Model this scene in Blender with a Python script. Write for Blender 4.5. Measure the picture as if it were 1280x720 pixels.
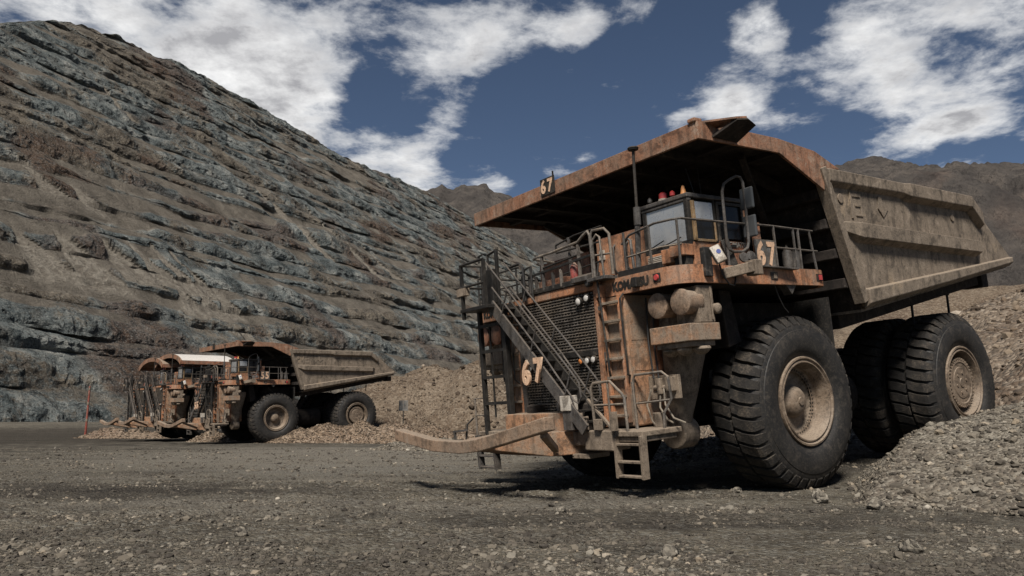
import bpy, bmesh, math, random
import numpy as np
from mathutils import Vector, Matrix, Euler

for o in list(bpy.data.objects):
    bpy.data.objects.remove(o)
SC = bpy.context.scene
COL = SC.collection
random.seed(7)
rng = np.random.default_rng(11)
R = math.radians

# ------------------------------------------------------------------ camera, sky, sun, exposure
CAM_H = 1.329
cd = bpy.data.cameras.new('camera')
cam = bpy.data.objects.new('camera', cd)
COL.objects.link(cam)
cam.location = (0, 0, CAM_H)
cam.rotation_euler = (math.pi / 2 + 0.1755, 0, 0)
cd.sensor_width = 36.0
cd.lens = 967.0 / 1280.0 * 36.0
cd.clip_start = 0.1
cd.clip_end = 30000
SC.camera = cam

SUN_DIR = Vector((-0.16, -0.68, 0.82)).normalized()      # towards the sun
sun_el = math.asin(SUN_DIR.z)
sun_az = math.atan2(SUN_DIR.x, SUN_DIR.y)

W = bpy.data.worlds.new('World')
SC.world = W
W.use_nodes = True
nt = W.node_tree
nt.nodes.clear()
def wn(t, **kw):
    n = nt.nodes.new(t)
    for k, v in kw.items():
        setattr(n, k, v)
    return n
def wl(a, b):
    nt.links.new(a, b)
def wmath(op, a, b=None, c=None, clamp=False):
    n = wn('ShaderNodeMath', operation=op, use_clamp=clamp)
    for i, v in enumerate((a, b, c)):
        if v is None:
            continue
        if isinstance(v, (int, float)):
            n.inputs[i].default_value = v
        else:
            wl(v, n.inputs[i])
    return n.outputs[0]
out = wn('ShaderNodeOutputWorld')
bg = wn('ShaderNodeBackground')
bg.inputs['Strength'].default_value = 0.06
sky = wn('ShaderNodeTexSky', sky_type='NISHITA', sun_disc=False)
sky.sun_elevation = sun_el
sky.sun_rotation = sun_az
sky.altitude = 3500
sky.air_density = 1.0
sky.dust_density = 0.3
sky.ozone_density = 3.0
tc = wn('ShaderNodeTexCoord')
sep = wn('ShaderNodeSeparateXYZ')
wl(tc.outputs['Generated'], sep.inputs[0])
# clouds lie on a flat layer: direction / height gives the place on that layer
zc = wmath('MAXIMUM', sep.outputs['Z'], 0.02)
zc2 = wmath('ADD', zc, 0.12)
px = wmath('DIVIDE', sep.outputs['X'], zc2)
py = wmath('DIVIDE', sep.outputs['Y'], zc2)
cmb = wn('ShaderNodeCombineXYZ')
wl(px, cmb.inputs[0]); wl(py, cmb.inputs[1])
cmb.inputs[2].default_value = 3.7
def cnoise(scale, detail, rough, dist=0.0, vec=None):
    n = wn('ShaderNodeTexNoise', noise_dimensions='3D')
    n.inputs['Scale'].default_value = scale
    n.inputs['Detail'].default_value = detail
    n.inputs['Roughness'].default_value = rough
    n.inputs['Distortion'].default_value = dist
    wl(vec or cmb.outputs[0], n.inputs['Vector'])
    return n.outputs['Fac']
big = cnoise(1.1, 3, 0.5)
fine = cnoise(4.3, 12, 0.60, 0.15)
wisp = cnoise(9.0, 10, 0.66, 0.5)
dens = wmath('ADD', wmath('MULTIPLY', big, 0.55), wmath('ADD', wmath('MULTIPLY', fine, 1.25), wmath('MULTIPLY', wisp, 0.35)))
dens = wmath('SUBTRACT', dens, 0.50)   # about 0.58 on average
# where the cloud banks of this sky stand: (direction, angular size, weight)
def pdir(u, v):
    c, s = math.cos(0.1755), math.sin(0.1755)
    a, b = (u - 640) / 967.0, (360 - v) / 967.0
    return Vector((a, c - b * s, s + b * c)).normalized()
def bank(u, v, size, wgt):
    d = pdir(u, v)
    vd = wn('ShaderNodeVectorMath', operation='DISTANCE')
    wl(tc.outputs['Generated'], vd.inputs[0])
    vd.inputs[1].default_value = d
    mr = wn('ShaderNodeMapRange', interpolation_type='SMOOTHERSTEP')
    wl(vd.outputs['Value'], mr.inputs['Value'])
    mr.inputs['From Min'].default_value = size
    mr.inputs['From Max'].default_value = 0.0
    mr.inputs['To Min'].default_value = 0.0
    mr.inputs['To Max'].default_value = wgt
    return mr.outputs[0]
for b in ((190, 40, .20, .15), (300, 75, .16, .15), (380, 120, .13, .20), (350, 20, .15, .07), (450, 45, .10, .10), (580, 45, .11, .15), (530, 85, .06, .06), (640, 15, .07, .10), (440, 188, .07, .22), (490, 205, .09, .27), (560, 218, .09, .26), (615, 234, .06, .20), (10, 8, .12, .18), (715, 25, .07, .20), (800, 12, .06, .17),
          (945, 58, .07, .20), (1070, 75, .09, .19), (1150, 145, .12, .17), (1215, 45, .13, .17), (925, 128, .06, .15), (990, 165, .07, .15), (1235, 150, .09, .14), (1120, 40, .06, .08), (545, 158, .04, .15), (850, 158, .03, .12), (840, 165, .03, .10), (735, 208, .035, .13),
          (800, 90, .11, -.17), (870, 50, .06, -.12), (480, 130, .09, -.10), (690, 130, .12, -.17), (1000, 25, .05, -.10), (430, 160, .05, -.06), (620, 150, .08, -.14), (90, 20, .05, -.08), (1260, 95, .05, -.06)):
    dens = wmath('ADD', dens, bank(*b))
cov = wn('ShaderNodeMapRange', interpolation_type='SMOOTHSTEP')
wl(dens, cov.inputs['Value'])
cov.inputs['From Min'].default_value = 0.62
cov.inputs['From Max'].default_value = 0.99
# thick middle of a cloud is a little greyer than its lit edge
thick = wn('ShaderNodeMapRange')
wl(dens, thick.inputs['Value'])
thick.inputs['From Min'].default_value = 0.72
thick.inputs['From Max'].default_value = 1.02
lump = cnoise(6.5, 9, 0.62, 0.1)
tl = wmath('MULTIPLY', thick.outputs[0], wmath('MULTIPLY', wmath('SUBTRACT', lump, 0.28), 3.0), clamp=True)
cc = wn('ShaderNodeMixRGB')
wl(tl, cc.inputs[0])
cc.inputs[1].default_value = (13.0, 13.0, 12.9, 1)
cc.inputs[2].default_value = (4.9, 4.9, 5.15, 1)
mixs = wn('ShaderNodeMixRGB')
wl(cov.outputs[0], mixs.inputs[0])
skyg = wn('ShaderNodeMixRGB', blend_type='MULTIPLY')
skyg.inputs[0].default_value = 1.0
wl(sky.outputs[0], skyg.inputs[1])
skyg.inputs[2].default_value = (0.93, 0.84, 0.76, 1)
wl(skyg.outputs[0], mixs.inputs[1])
wl(cc.outputs[0], mixs.inputs[2])
wl(mixs.outputs[0], bg.inputs['Color'])
wl(bg.outputs[0], out.inputs[0])

sl = bpy.data.lights.new('sun', 'SUN')
sun = bpy.data.objects.new('sun', sl)
COL.objects.link(sun)
sl.energy = 5.0
sl.angle = R(13)
sl.color = (1.0, 0.95, 0.88)
sun.rotation_euler = SUN_DIR.to_track_quat('Z', 'Y').to_euler()
sun.location = (0, 0, 60)

vs = SC.view_settings
vs.view_transform = 'Standard'
vs.look = 'None'
vs.exposure = 0.42
vs.gamma = 1.0
vs.use_curve_mapping = False
SC.render.engine = 'CYCLES'
SC.render.resolution_x = 1024
SC.render.resolution_y = 576

# ------------------------------------------------------------------ noise in numpy
def _hash(ix, iy, seed):
    h = (ix.astype(np.int64) * 374761393 + iy.astype(np.int64) * 668265263 + seed * 974711) & 0xffffffff
    h = ((h ^ (h >> 13)) * 1274126177) & 0xffffffff
    h = h ^ (h >> 16)
    return h
def perlin(x, y, seed=0):
    x = np.asarray(x, float); y = np.asarray(y, float)
    x0 = np.floor(x); y0 = np.floor(y)
    fx = x - x0; fy = y - y0
    u = fx * fx * fx * (fx * (fx * 6 - 15) + 10); v = fy * fy * fy * (fy * (fy * 6 - 15) + 10)
    def g(ix, iy, dx, dy):
        a = _hash(ix, iy, seed) * (2 * math.pi / 4294967296.0)
        return np.cos(a) * dx + np.sin(a) * dy
    n00 = g(x0, y0, fx, fy); n10 = g(x0 + 1, y0, fx - 1, fy)
    n01 = g(x0, y0 + 1, fx, fy - 1); n11 = g(x0 + 1, y0 + 1, fx - 1, fy - 1)
    return (n00 * (1 - u) + n10 * u) * (1 - v) + (n01 * (1 - u) + n11 * u) * v
def fbm(x, y, oct=4, seed=0, lac=2.03, gain=.5):
    t = 0; a = 1.0
    for i in range(oct):
        t = t + a * perlin(x, y, seed + i * 17)
        x = x * lac + 3.1; y = y * lac - 1.7; a *= gain
    return t
def ridged(x, y, oct=5, seed=0, lac=2.05, gain=.5):
    t = 0; a = 1.0
    for i in range(oct):
        t = t + a * (1 - 2 * np.abs(perlin(x, y, seed + i * 13)))
        x = x * lac + 5.3; y = y * lac + 2.9; a *= gain
    return t
def sstep(a, b, x):
    t = np.clip((x - a) / (b - a), 0, 1)
    return t * t * (3 - 2 * t)

# ------------------------------------------------------------------ materials
MATS = {}
class NT:
    def __init__(s, name):
        s.m = bpy.data.materials.new(name); s.m.use_nodes = True
        s.t = s.m.node_tree; s.t.nodes.clear()
        s.o = s.n('ShaderNodeOutputMaterial'); s.b = s.n('ShaderNodeBsdfPrincipled')
        s.l(s.b.outputs[0], s.o.inputs[0]); s._tc = None
        MATS[name] = s.m
    def n(s, t, **kw):
        n = s.t.nodes.new(t)
        for k, v in kw.items(): setattr(n, k, v)
        return n
    def l(s, a, b): s.t.links.new(a, b)
    def co(s, kind='Object'):
        if s._tc is None: s._tc = s.n('ShaderNodeTexCoord')
        return s._tc.outputs[kind]
    def noise(s, scale, detail=5, rough=.6, dist=0.0, vec=None, stretch=None):
        n = s.n('ShaderNodeTexNoise')
        n.inputs['Scale'].default_value = scale; n.inputs['Detail'].default_value = detail
        n.inputs['Roughness'].default_value = rough; n.inputs['Distortion'].default_value = dist
        v = vec or s.co()
        if stretch:
            mp = s.n('ShaderNodeMapping'); mp.inputs['Scale'].default_value = stretch
            s.l(v, mp.inputs['Vector']); v = mp.outputs[0]
        s.l(v, n.inputs['Vector']); return n.outputs['Fac']
    def voro(s, scale, feature='F1', out='Distance', vec=None, rnd=1.0):
        n = s.n('ShaderNodeTexVoronoi', feature=feature)
        n.inputs['Scale'].default_value = scale; n.inputs['Randomness'].default_value = rnd
        s.l(vec or s.co(), n.inputs['Vector']); return n.outputs[out]
    def ramp(s, f, a, b, lo=0.0, hi=1.0):
        n = s.n('ShaderNodeMapRange', interpolation_type='SMOOTHSTEP')
        s.l(f, n.inputs['Value']); n.inputs['From Min'].default_value = a; n.inputs['From Max'].default_value = b
        n.inputs['To Min'].default_value = lo; n.inputs['To Max'].default_value = hi; return n.outputs[0]
    def math(s, op, a, b=None, clamp=False):
        n = s.n('ShaderNodeMath', operation=op, use_clamp=clamp)
        for i, v in enumerate((a, b)):
            if v is None: continue
            if isinstance(v, (int, float)): n.inputs[i].default_value = v
            else: s.l(v, n.inputs[i])
        return n.outputs[0]
    def mix(s, f, a, b, mode='MIX'):
        n = s.n('ShaderNodeMixRGB', blend_type=mode)
        for i, v in enumerate((f, a, b)):
            if isinstance(v, (int, float)): n.inputs[i].default_value = v
            elif isinstance(v, tuple): n.inputs[i].default_value = v + (1,) if len(v) == 3 else v
            else: s.l(v, n.inputs[i])
        return n.outputs[0]
    def cramp(s, f, stops):
        n = s.n('ShaderNodeValToRGB'); e = n.color_ramp.elements
        while len(e) < len(stops): e.new(.5)
        for i, (p, c) in enumerate(stops): e[i].position = p; e[i].color = c + (1,)
        s.l(f, n.inputs[0]); return n.outputs[0]
    def attr(s, name):
        n = s.n('ShaderNodeAttribute'); n.attribute_name = name; return n
    def bump(s, h, strength=.5, dist=.1, base=None):
        n = s.n('ShaderNodeBump'); n.inputs['Strength'].default_value = strength; n.inputs['Distance'].default_value = dist
        s.l(h, n.inputs['Height'])
        if base: s.l(base, n.inputs['Normal'])
        return n.outputs[0]
    def up(s):
        g = s.n('ShaderNodeNewGeometry'); x = s.n('ShaderNodeSeparateXYZ'); s.l(g.outputs['Normal'], x.inputs[0]); return x.outputs[2]
    def set(s, col=None, rough=None, nrm=None, metal=None, spec=None):
        for k, v in (('Base Color', col), ('Roughness', rough), ('Normal', nrm), ('Metallic', metal), ('Specular IOR Level', spec)):
            if v is None: continue
            if isinstance(v, (int, float)): s.b.inputs[k].default_value = v
            elif isinstance(v, tuple): s.b.inputs[k].default_value = v + (1,)
            else: s.l(v, s.b.inputs[k])
        return s.m

DUST = (.225, .178, .133)
def paint(name, col, worn, dust_amt=.5, rough=.6, rust=.35, streak=True, spot=None, dust=DUST):
    t = NT(name)
    n1 = t.noise(1.3, 8, .65); n2 = t.noise(9, 6, .7); n3 = t.noise(34, 4, .7)
    c = t.mix(t.ramp(n1, .35, .68), col, worn)
    n4 = t.noise(3.6, 9, .74, .3)
    c = t.mix(t.math('MULTIPLY', t.ramp(n4, .50, .60), .72), c, tuple(x * .30 for x in worn))
    c = t.mix(t.math('MULTIPLY', t.ramp(n4, .46, .36), .5), c, tuple(min(.6, x * 1.35 + .02) for x in dust))
    # downward runs of dirt
    if streak:
        st = t.noise(1.0, 6, .65, 0, None, (7, 7, .55))
        c = t.mix(t.math('MULTIPLY', t.ramp(st, .5, .66), .7), c, tuple(x * .35 for x in worn))
        c = t.mix(t.math('MULTIPLY', t.ramp(st, .46, .30), .5), c, dust)
    # dust on what faces up, in patches elsewhere
    d = t.math('ADD', t.math('MULTIPLY', t.ramp(t.up(), .15, .9), .75), t.math('MULTIPLY', t.ramp(t.math('ADD', n1, t.math('MULTIPLY', n2, .4)), .62, .86), dust_amt))
    c = t.mix(t.math('MINIMUM', d, .9), c, dust)
    # chips and rust spots
    ch = t.ramp(t.math('ADD', t.math('MULTIPLY', n2, .6), t.math('MULTIPLY', n3, .5)), .66, .72)
    c = t.mix(t.math('MULTIPLY', ch, rust), c, (.05, .028, .018))
    if spot:
        sp = t.ramp(t.noise(2.1, 9, .72, .4, None, (1, 1, .6)), .57, .61)
        zone = t.ramp(t.noise(.33, 2, .5), .5, .62)
        c = t.mix(t.math('MULTIPLY', t.math('MULTIPLY', sp, zone), .75), c, spot)
    c = t.mix(t.math('MULTIPLY', t.ramp(n3, .50, .62), .5), c, tuple(x * .35 for x in worn))
    b = t.bump(t.math('ADD', n2, t.math('MULTIPLY', n3, .5)), .4, .03)
    return t.set(c, t.math('ADD', t.math('MULTIPLY', n2, .25), rough - .08), b, 0, .3)

paint('orange', (.40, .175, .085), (.28, .145, .085), .40, .55)
paint('orange_red', (.29, .12, .065), (.18, .092, .06), .35, .55)
paint('dusty_tan', (.20, .155, .113), (.145, .11, .08), .5, .75, .3)
paint('body_tan', (.172, .135, .10), (.125, .10, .075), .5, .7, .35, spot=(.27, .205, .14))
paint('canopy', (.27, .13, .074), (.19, .105, .066), .25, .6, .3)
paint('brown_bar', (.27, .18, .118), (.20, .135, .092), .45, .7)
paint('rim', (.185, .135, .094), (.125, .09, .062), .35, .6, .45)
paint('roof_white', (.50, .47, .44), (.40, .36, .33), .2, .6, .1, dust=(.48, .45, .41))
paint('grey_steel', (.075, .07, .066), (.055, .048, .042), .35, .5, .35, dust=(.11, .09, .072))
paint('black_steel', (.018, .017, .016), (.026, .022, .018), .25, .5, .2, dust=(.075, .06, .045))
paint('dark_rail', (.016, .015, .014), (.022, .019, .016), .1, .5, .2, False, dust=(.045, .038, .03))
paint('light_rail', (.14, .125, .11), (.09, .075, .06), .5, .5, .4)
paint('inner_dark', (.026, .020, .016), (.016, .012, .010), .2, .85, .2, dust=(.05, .039, .03))  # near-black; also carries the shade put under the canopy and bent plate
paint('box_cream', (.46, .42, .36), (.34, .29, .23), .3, .6, .2)
paint('sign_grey', (.12, .125, .125), (.085, .085, .082), .3, .6, .2)
paint('number_tan', (.62, .41, .27), (.50, .31, .2), .25, .6, .1, False)
paint('number_black', (.012, .011, .010), (.03, .024, .018), .15, .6, .05, False, dust=(.1, .075, .05))
paint('pole_red', (.25, .045, .03), (.17, .05, .035), .2, .6)
paint('rail_yellow', (.22, .145, .07), (.22, .13, .06), .4, .6)
t = NT('rubber')
n1 = t.noise(2.2, 6, .65); n2 = t.noise(26, 5, .7)
n3 = t.noise(5.5, 8, .72, .4)
c = t.mix(t.ramp(n1, .35, .75), (.010, .0095, .009), (.022, .0195, .017))
c = t.mix(t.math('MULTIPLY', t.ramp(n2, .50, .70), .55), c, (.075, .062, .048))
c = t.mix(t.math('MULTIPLY', t.ramp(n3, .50, .66), .55), c, (.060, .050, .040))
t.set(c, t.math('ADD', t.math('MULTIPLY', n1, .3), .5), t.bump(n2, .35, .015), 0, .35)
t = NT('rubber_tread')
n1 = t.noise(3.2, 6, .65); n2 = t.noise(30, 5, .72)
c = t.mix(t.ramp(n1, .35, .75), (.016, .0145, .013), (.036, .031, .026))
c = t.mix(t.math('MULTIPLY', t.ramp(t.math('ADD', t.math('MULTIPLY', n1, .5), t.math('MULTIPLY', n2, .5)), .5, .64), .7), c, (.105, .084, .063))
t.set(c, .85, t.bump(n2, .7, .03), 0, .25)
t = NT('windscreen'); n1 = t.noise(2.5, 6, .6)
t.set(t.mix(t.ramp(n1, .35, .7), (.40, .40, .395), (.50, .495, .48)), t.ramp(n1, .3, .7, .15, .45), None, .6, .8)
t = NT('dark_glass'); t.set((.012, .012, .012), .22, None, 0, .3)
t = NT('lens'); t.set((.45, .42, .38), .18, None, 0, .8)
t = NT('lens_amber'); t.set((.55, .19, .05), .25, None, 0, .7)
paint('orange_dusty', (.34, .18, .098), (.23, .145, .092), .9, .65)
paint('red_paint', (.28, .055, .045), (.2, .06, .05), .4, .5)
t = NT('lens_red'); t.set((.36, .04, .035), .3, None, 0, .7)
t = NT('cone_amber'); t.set((.62, .27, .09), .45)
t = NT('hose'); t.set((.014, .013, .012), .6)
t = NT('hose_tan'); t.set((.17, .14, .105), .7)
t = NT('badge_blue'); t.set((.03, .05, .18), .5)
t = NT('mirror_back'); t.set((.055, .057, .058), .35, None, 0, .4)

# ------------------------------------------------------------------ mesh building
class MB:
    def __init__(s): s.v = []; s.f = []
    def add(s, vs, fs):
        k = len(s.v); s.v += [tuple(p) for p in vs]; s.f += [tuple(i + k for i in f) for f in fs]; return s
    def box(s, a, b):
        x0, y0, z0 = (min(a[i], b[i]) for i in range(3)); x1, y1, z1 = (max(a[i], b[i]) for i in range(3))
        return s.add([(x0,y0,z0),(x1,y0,z0),(x1,y1,z0),(x0,y1,z0),(x0,y0,z1),(x1,y0,z1),(x1,y1,z1),(x0,y1,z1)],
                     [(0,3,2,1),(4,5,6,7),(0,1,5,4),(1,2,6,5),(2,3,7,6),(3,0,4,7)])
    def bar(s, p, q, w, h, up=(0, 0, 1)):
        p = Vector(p); q = Vector(q); d = (q - p).normalized(); u = Vector(up)
        if abs(d.dot(u)) > .98: u = Vector((1, 0, 0))
        r = d.cross(u).normalized(); u = r.cross(d).normalized(); r *= w / 2; u *= h / 2
        return s.add([p-r-u, p+r-u, p+r+u, p-r+u, q-r-u, q+r-u, q+r+u, q-r+u],
                     [(0,1,2,3),(7,6,5,4),(0,4,5,1),(1,5,6,2),(2,6,7,3),(3,7,4,0)])
    def tube(s, pts, r, n=6, closed=False):
        pts = [Vector(p) for p in pts]; m = len(pts); k0 = len(s.v); prev = None
        for i, p in enumerate(pts):
            a = pts[(i - 1) % m] if (i or closed) else p; b = pts[(i + 1) % m] if (i < m - 1 or closed) else p
            d = (b - a).normalized()
            if prev is None:
                u = Vector((0, 0, 1)) if abs(d.z) < .9 else Vector((1, 0, 0))
            else: u = prev
            x = d.cross(u)
            if x.length < 1e-4: x = d.cross(Vector((.3, .8, .5)))
            x.normalize(); y = x.cross(d).normalized(); prev = y
            for j in range(n):
                t = 2 * math.pi * j / n
                s.v.append(tuple(p + x * (r * math.cos(t)) + y * (r * math.sin(t))))
        for i in range(m if closed else m - 1):
            for j in range(n):
                a = k0 + i * n + j; b = k0 + i * n + (j + 1) % n; c = k0 + ((i + 1) % m) * n + (j + 1) % n; d = k0 + ((i + 1) % m) * n + j
                s.f.append((a, d, c, b))
        if not closed:
            s.f.append(tuple(k0 + j for j in range(n))); s.f.append(tuple(k0 + (m - 1) * n + j for j in reversed(range(n))))
        return s
    def cyl(s, p, q, r0, r1=None, n=16):
        r1 = r0 if r1 is None else r1; p = Vector(p); q = Vector(q); d = (q - p).normalized()
        u = Vector((0, 0, 1)) if abs(d.z) < .9 else Vector((1, 0, 0)); x = d.cross(u).normalized(); y = x.cross(d).normalized()
        vs = []
        for c, r in ((p, r0), (q, r1)):
            for j in range(n):
                t = 2 * math.pi * j / n; vs.append(c + x * (r * math.cos(t)) + y * (r * math.sin(t)))
        fs = [(j, j + n, (j + 1) % n + n, (j + 1) % n) for j in range(n)] + [tuple(range(n)), tuple(reversed(range(n, 2 * n)))]
        return s.add(vs, fs)
    def lathe(s, c, axis, prof, n=32, cap0=False, cap1=False):
        # prof: list of (distance along axis, radius)
        c = Vector(c); d = Vector(axis).normalized(); u = Vector((0, 0, 1)) if abs(d.z) < .9 else Vector((1, 0, 0))
        x = d.cross(u).normalized(); y = x.cross(d).normalized(); k = len(s.v); m = len(prof)
        for a, r in prof:
            for j in range(n):
                t = 2 * math.pi * j / n; s.v.append(tuple(c + d * a + x * (r * math.cos(t)) + y * (r * math.sin(t))))
        for i in range(m - 1):
            for j in range(n):
                s.f.append((k + i*n + j, k + (i+1)*n + j, k + (i+1)*n + (j+1) % n, k + i*n + (j+1) % n))
        if cap0: s.f.append(tuple(k + j for j in range(n)))
        if cap1: s.f.append(tuple(k + (m-1)*n + j for j in reversed(range(n))))
        return s
    def prism(s, poly, axis, a, b):
        # poly of 2D points in the two other axes (x,z for axis y; x,y for axis z; y,z for axis x)
        def P(p, t): return {'y': (p[0], t, p[1]), 'z': (p[0], p[1], t), 'x': (t, p[0], p[1])}[axis]
        n = len(poly); vs = [P(p, a) for p in poly] + [P(p, b) for p in poly]
        return s.add(vs, [tuple(range(n)), tuple(reversed(range(n, 2*n)))] + [(i, i + n, (i+1) % n + n, (i+1) % n) for i in range(n)])
    def mesh(s, name):
        me = bpy.data.meshes.new(name); me.from_pydata(s.v, [], s.f); me.update()
        bm = bmesh.new(); bm.from_mesh(me); bmesh.ops.recalc_face_normals(bm, faces=bm.faces); bm.to_mesh(me); bm.free()
        return me
    def build(s, name, mat, parent=None, bevel=0, smooth=False, kind=None):
        me = s.mesh(name); me.materials.append(MATS[mat])
        o = bpy.data.objects.new(name, me); COL.objects.link(o)
        if parent: o.parent = parent
        if smooth:
            for p in me.polygons: p.use_smooth = True
            me.set_sharp_from_angle(angle=R(38))
        if bevel:
            b = o.modifiers.new('bevel', 'BEVEL'); b.width = bevel; b.segments = 2; b.limit_method = 'ANGLE'; b.angle_limit = R(35)
        if kind: o['kind'] = kind
        return o
def tag(o, label=None, cat=None, group=None, kind=None):
    for k, v in (('label', label), ('category', cat), ('group', group), ('kind', kind)):
        if v: o[k] = v
    return o
def empty(name, loc, rot=(0, 0, 0)):
    o = bpy.data.objects.new(name, None); COL.objects.link(o); o.location = loc; o.rotation_euler = rot; o.empty_display_size = .3
    return o
def text_mesh(body, size, depth, mat, parent, loc, rot, name='lettering', offset=0.0, sx=1.0, align='LEFT'):
    cu = bpy.data.curves.new(name, 'FONT'); cu.body = body; cu.size = size; cu.extrude = depth; cu.offset = offset; cu.align_x = align; cu.resolution_u = 3
    tmp = bpy.data.objects.new('tmp_text', cu); COL.objects.link(tmp)
    dg = bpy.context.evaluated_depsgraph_get(); me = bpy.data.meshes.new_from_object(tmp.evaluated_get(dg))
    bpy.data.objects.remove(tmp); me.materials.clear(); me.materials.append(MATS[mat]); me.name = name
    o = bpy.data.objects.new(name, me); COL.objects.link(o); o.parent = parent; o.location = loc; o.rotation_euler = rot; o.scale = (sx, 1, 1)
    return o
def np_mesh(name, V, F, mat, smooth=True, attrs=None):
    me = bpy.data.meshes.new(name); V = np.ascontiguousarray(V, np.float32); F = np.ascontiguousarray(F, np.int32)
    me.vertices.add(len(V)); me.vertices.foreach_set('co', V.ravel())
    k = F.shape[1]; me.loops.add(F.size); me.loops.foreach_set('vertex_index', F.ravel())
    me.polygons.add(len(F)); me.polygons.foreach_set('loop_start', np.arange(0, F.size, k, dtype=np.int32))
    try: me.polygons.foreach_set('loop_total', np.full(len(F), k, np.int32))
    except Exception: pass
    me.polygons.foreach_set('use_smooth', np.full(len(F), smooth, bool))
    me.update(calc_edges=True)
    for an, av in (attrs or {}).items():
        if av.ndim == 1:
            a = me.attributes.new(an, 'FLOAT', 'POINT'); a.data.foreach_set('value', np.ascontiguousarray(av, np.float32))
    me.materials.append(MATS[mat]); o = bpy.data.objects.new(name, me); COL.objects.link(o)
    return o
def grid_faces(nr, nc):
    i = np.arange(nr - 1)[:, None] * nc + np.arange(nc - 1)[None, :]
    return np.stack([i, i + 1, i + nc + 1, i + nc], -1).reshape(-1, 4)
# ------------------------------------------------------------------ ground and rock materials
def pxw(u, v, Y):
    d = pdir(u, v); k = Y / d.y
    return Vector((d.x * k, Y, CAM_H + d.z * k))

t = NT('ground')
P = t.co()
n0 = t.noise(.16, 5, .6); n1 = t.noise(.9, 7, .62); n2 = t.noise(7, 7, .7); n3 = t.noise(38, 4, .7)
v1 = t.voro(16); v2 = t.voro(42)
vc = t.voro(16, 'F1', 'Color'); vs2 = t.n('ShaderNodeSeparateColor'); t.l(vc, vs2.inputs[0])
c = t.mix(t.ramp(n1, .3, .7), (.056, .047, .035), (.165, .143, .108))
c = t.mix(t.math('MULTIPLY', t.ramp(n2, .5, .72), .6), c, (.23, .215, .18))
c = t.mix(t.math('MULTIPLY', t.ramp(vs2.outputs[0], .55, .95), .55), c, (.25, .235, .20))
c = t.mix(t.math('MULTIPLY', t.ramp(n3, .42, .30), .5), c, (.03, .026, .022))
# damp and oily stains, vehicle tracks
tr = t.noise(1.0, 5, .6, .6, None, (.05, .42, 1))
c = t.mix(t.math('MULTIPLY', t.ramp(tr, .52, .66), .62), c, (.033, .029, .025))
c = t.mix(t.math('MULTIPLY', t.ramp(tr, .44, .34), .5), c, (.19, .17, .14))
c = t.mix(t.math('MULTIPLY', t.ramp(n0, .53, .68), .6), c, (.035, .031, .027))
# dark oily soil on the left, freshly graded pale strip in the middle
def patch(cx, cy, rx, ry):
    mp = t.n('ShaderNodeMapping'); mp.inputs['Location'].default_value = (-cx / rx, -cy / ry, 0); mp.inputs['Scale'].default_value = (1 / rx, 1 / ry, 0); t.l(P, mp.inputs['Vector'])
    ln = t.n('ShaderNodeVectorMath', operation='LENGTH'); t.l(mp.outputs[0], ln.inputs[0])
    return t.ramp(t.math('ADD', ln.outputs['Value'], t.math('MULTIPLY', t.math('SUBTRACT', n1, .5), 1.6)), 1.15, .45)
c = t.mix(t.math('MULTIPLY', patch(-52, 92, 46, 62), .72), c, (.034, .028, .022))
c = t.mix(t.math('MULTIPLY', patch(-9.5, 16.5, 6.5, 2.2), .6), c, (.038, .032, .026))
c = t.mix(t.math('MULTIPLY', patch(2.5, 11.5, 5.5, 1.6), .45), c, (.042, .036, .03))
c = t.mix(t.math('MULTIPLY', patch(-7, 36, 13, 15), .6), c, (.24, .215, .175))
c = t.mix(t.math('MULTIPLY', patch(-5, 24, 5, 4), .35), c, (.22, .205, .175))
h = t.math('ADD', t.math('MULTIPLY', t.math('SUBTRACT', .5, v1), .8), t.math('ADD', t.math('MULTIPLY', n2, .9), t.math('MULTIPLY', n3, .35)))
h = t.math('ADD', h, t.math('MULTIPLY', t.math('SUBTRACT', .5, v2), .35))
t.set(c, .95, t.bump(h, 1.0, .11), 0, .15)

def rocky(name, stops, scree, bscale=1.0, bump=.8, bdist=.1, fine=22, dk=(.03, .027, .024)):
    t = NT(name)
    n0 = t.noise(.35 * bscale, 5, .6); n1 = t.noise(2.2 * bscale, 7, .65); n2 = t.noise(9 * bscale, 6, .7)
    vc = t.voro(fine, 'F1', 'Color'); s2 = t.n('ShaderNodeSeparateColor'); t.l(vc, s2.inputs[0]); vd = t.voro(fine)
    c = t.cramp(t.math('ADD', t.math('MULTIPLY', n0, .6), t.math('MULTIPLY', n1, .4)), stops)
    nb_ = t.noise(.12 * bscale * 2, 4, .6, .5)
    c = t.mix(t.math('MULTIPLY', t.ramp(nb_, .5, .64), .6), c, (stops[0][1][0] * .8, stops[0][1][1] * .72, stops[0][1][2] * .68))
    c = t.mix(t.math('MULTIPLY', t.ramp(s2.outputs[0], .4, .95), .6), c, scree)
    c = t.mix(t.math('MULTIPLY', t.ramp(s2.outputs[1], .6, .98), .6), c, dk)
    c = t.mix(t.math('MULTIPLY', t.ramp(n2, .45, .3), .55), c, dk)
    h = t.math('ADD', t.math('SUBTRACT', .5, vd), t.math('MULTIPLY', n2, .8))
    t.set(c, .95, t.bump(h, bump, bdist), 0, .15)
rocky('heap_grey', ((.3, (.11, .096, .078)), (.5, (.155, .136, .108)), (.7, (.21, .185, .15))), (.29, .26, .21), 1, .9, .08, 15)
rocky('heap_tan', ((.3, (.066, .044, .030)), (.47, (.112, .082, .056)), (.66, (.175, .138, .10))), (.22, .178, .132), .5, .9, .2, 5, (.05, .038, .028))
rocky('heap_brown', ((.3, (.12, .08, .055)), (.5, (.165, .118, .08)), (.7, (.22, .165, .115))), (.29, .23, .175), .8, .9, .1, 8)
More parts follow.
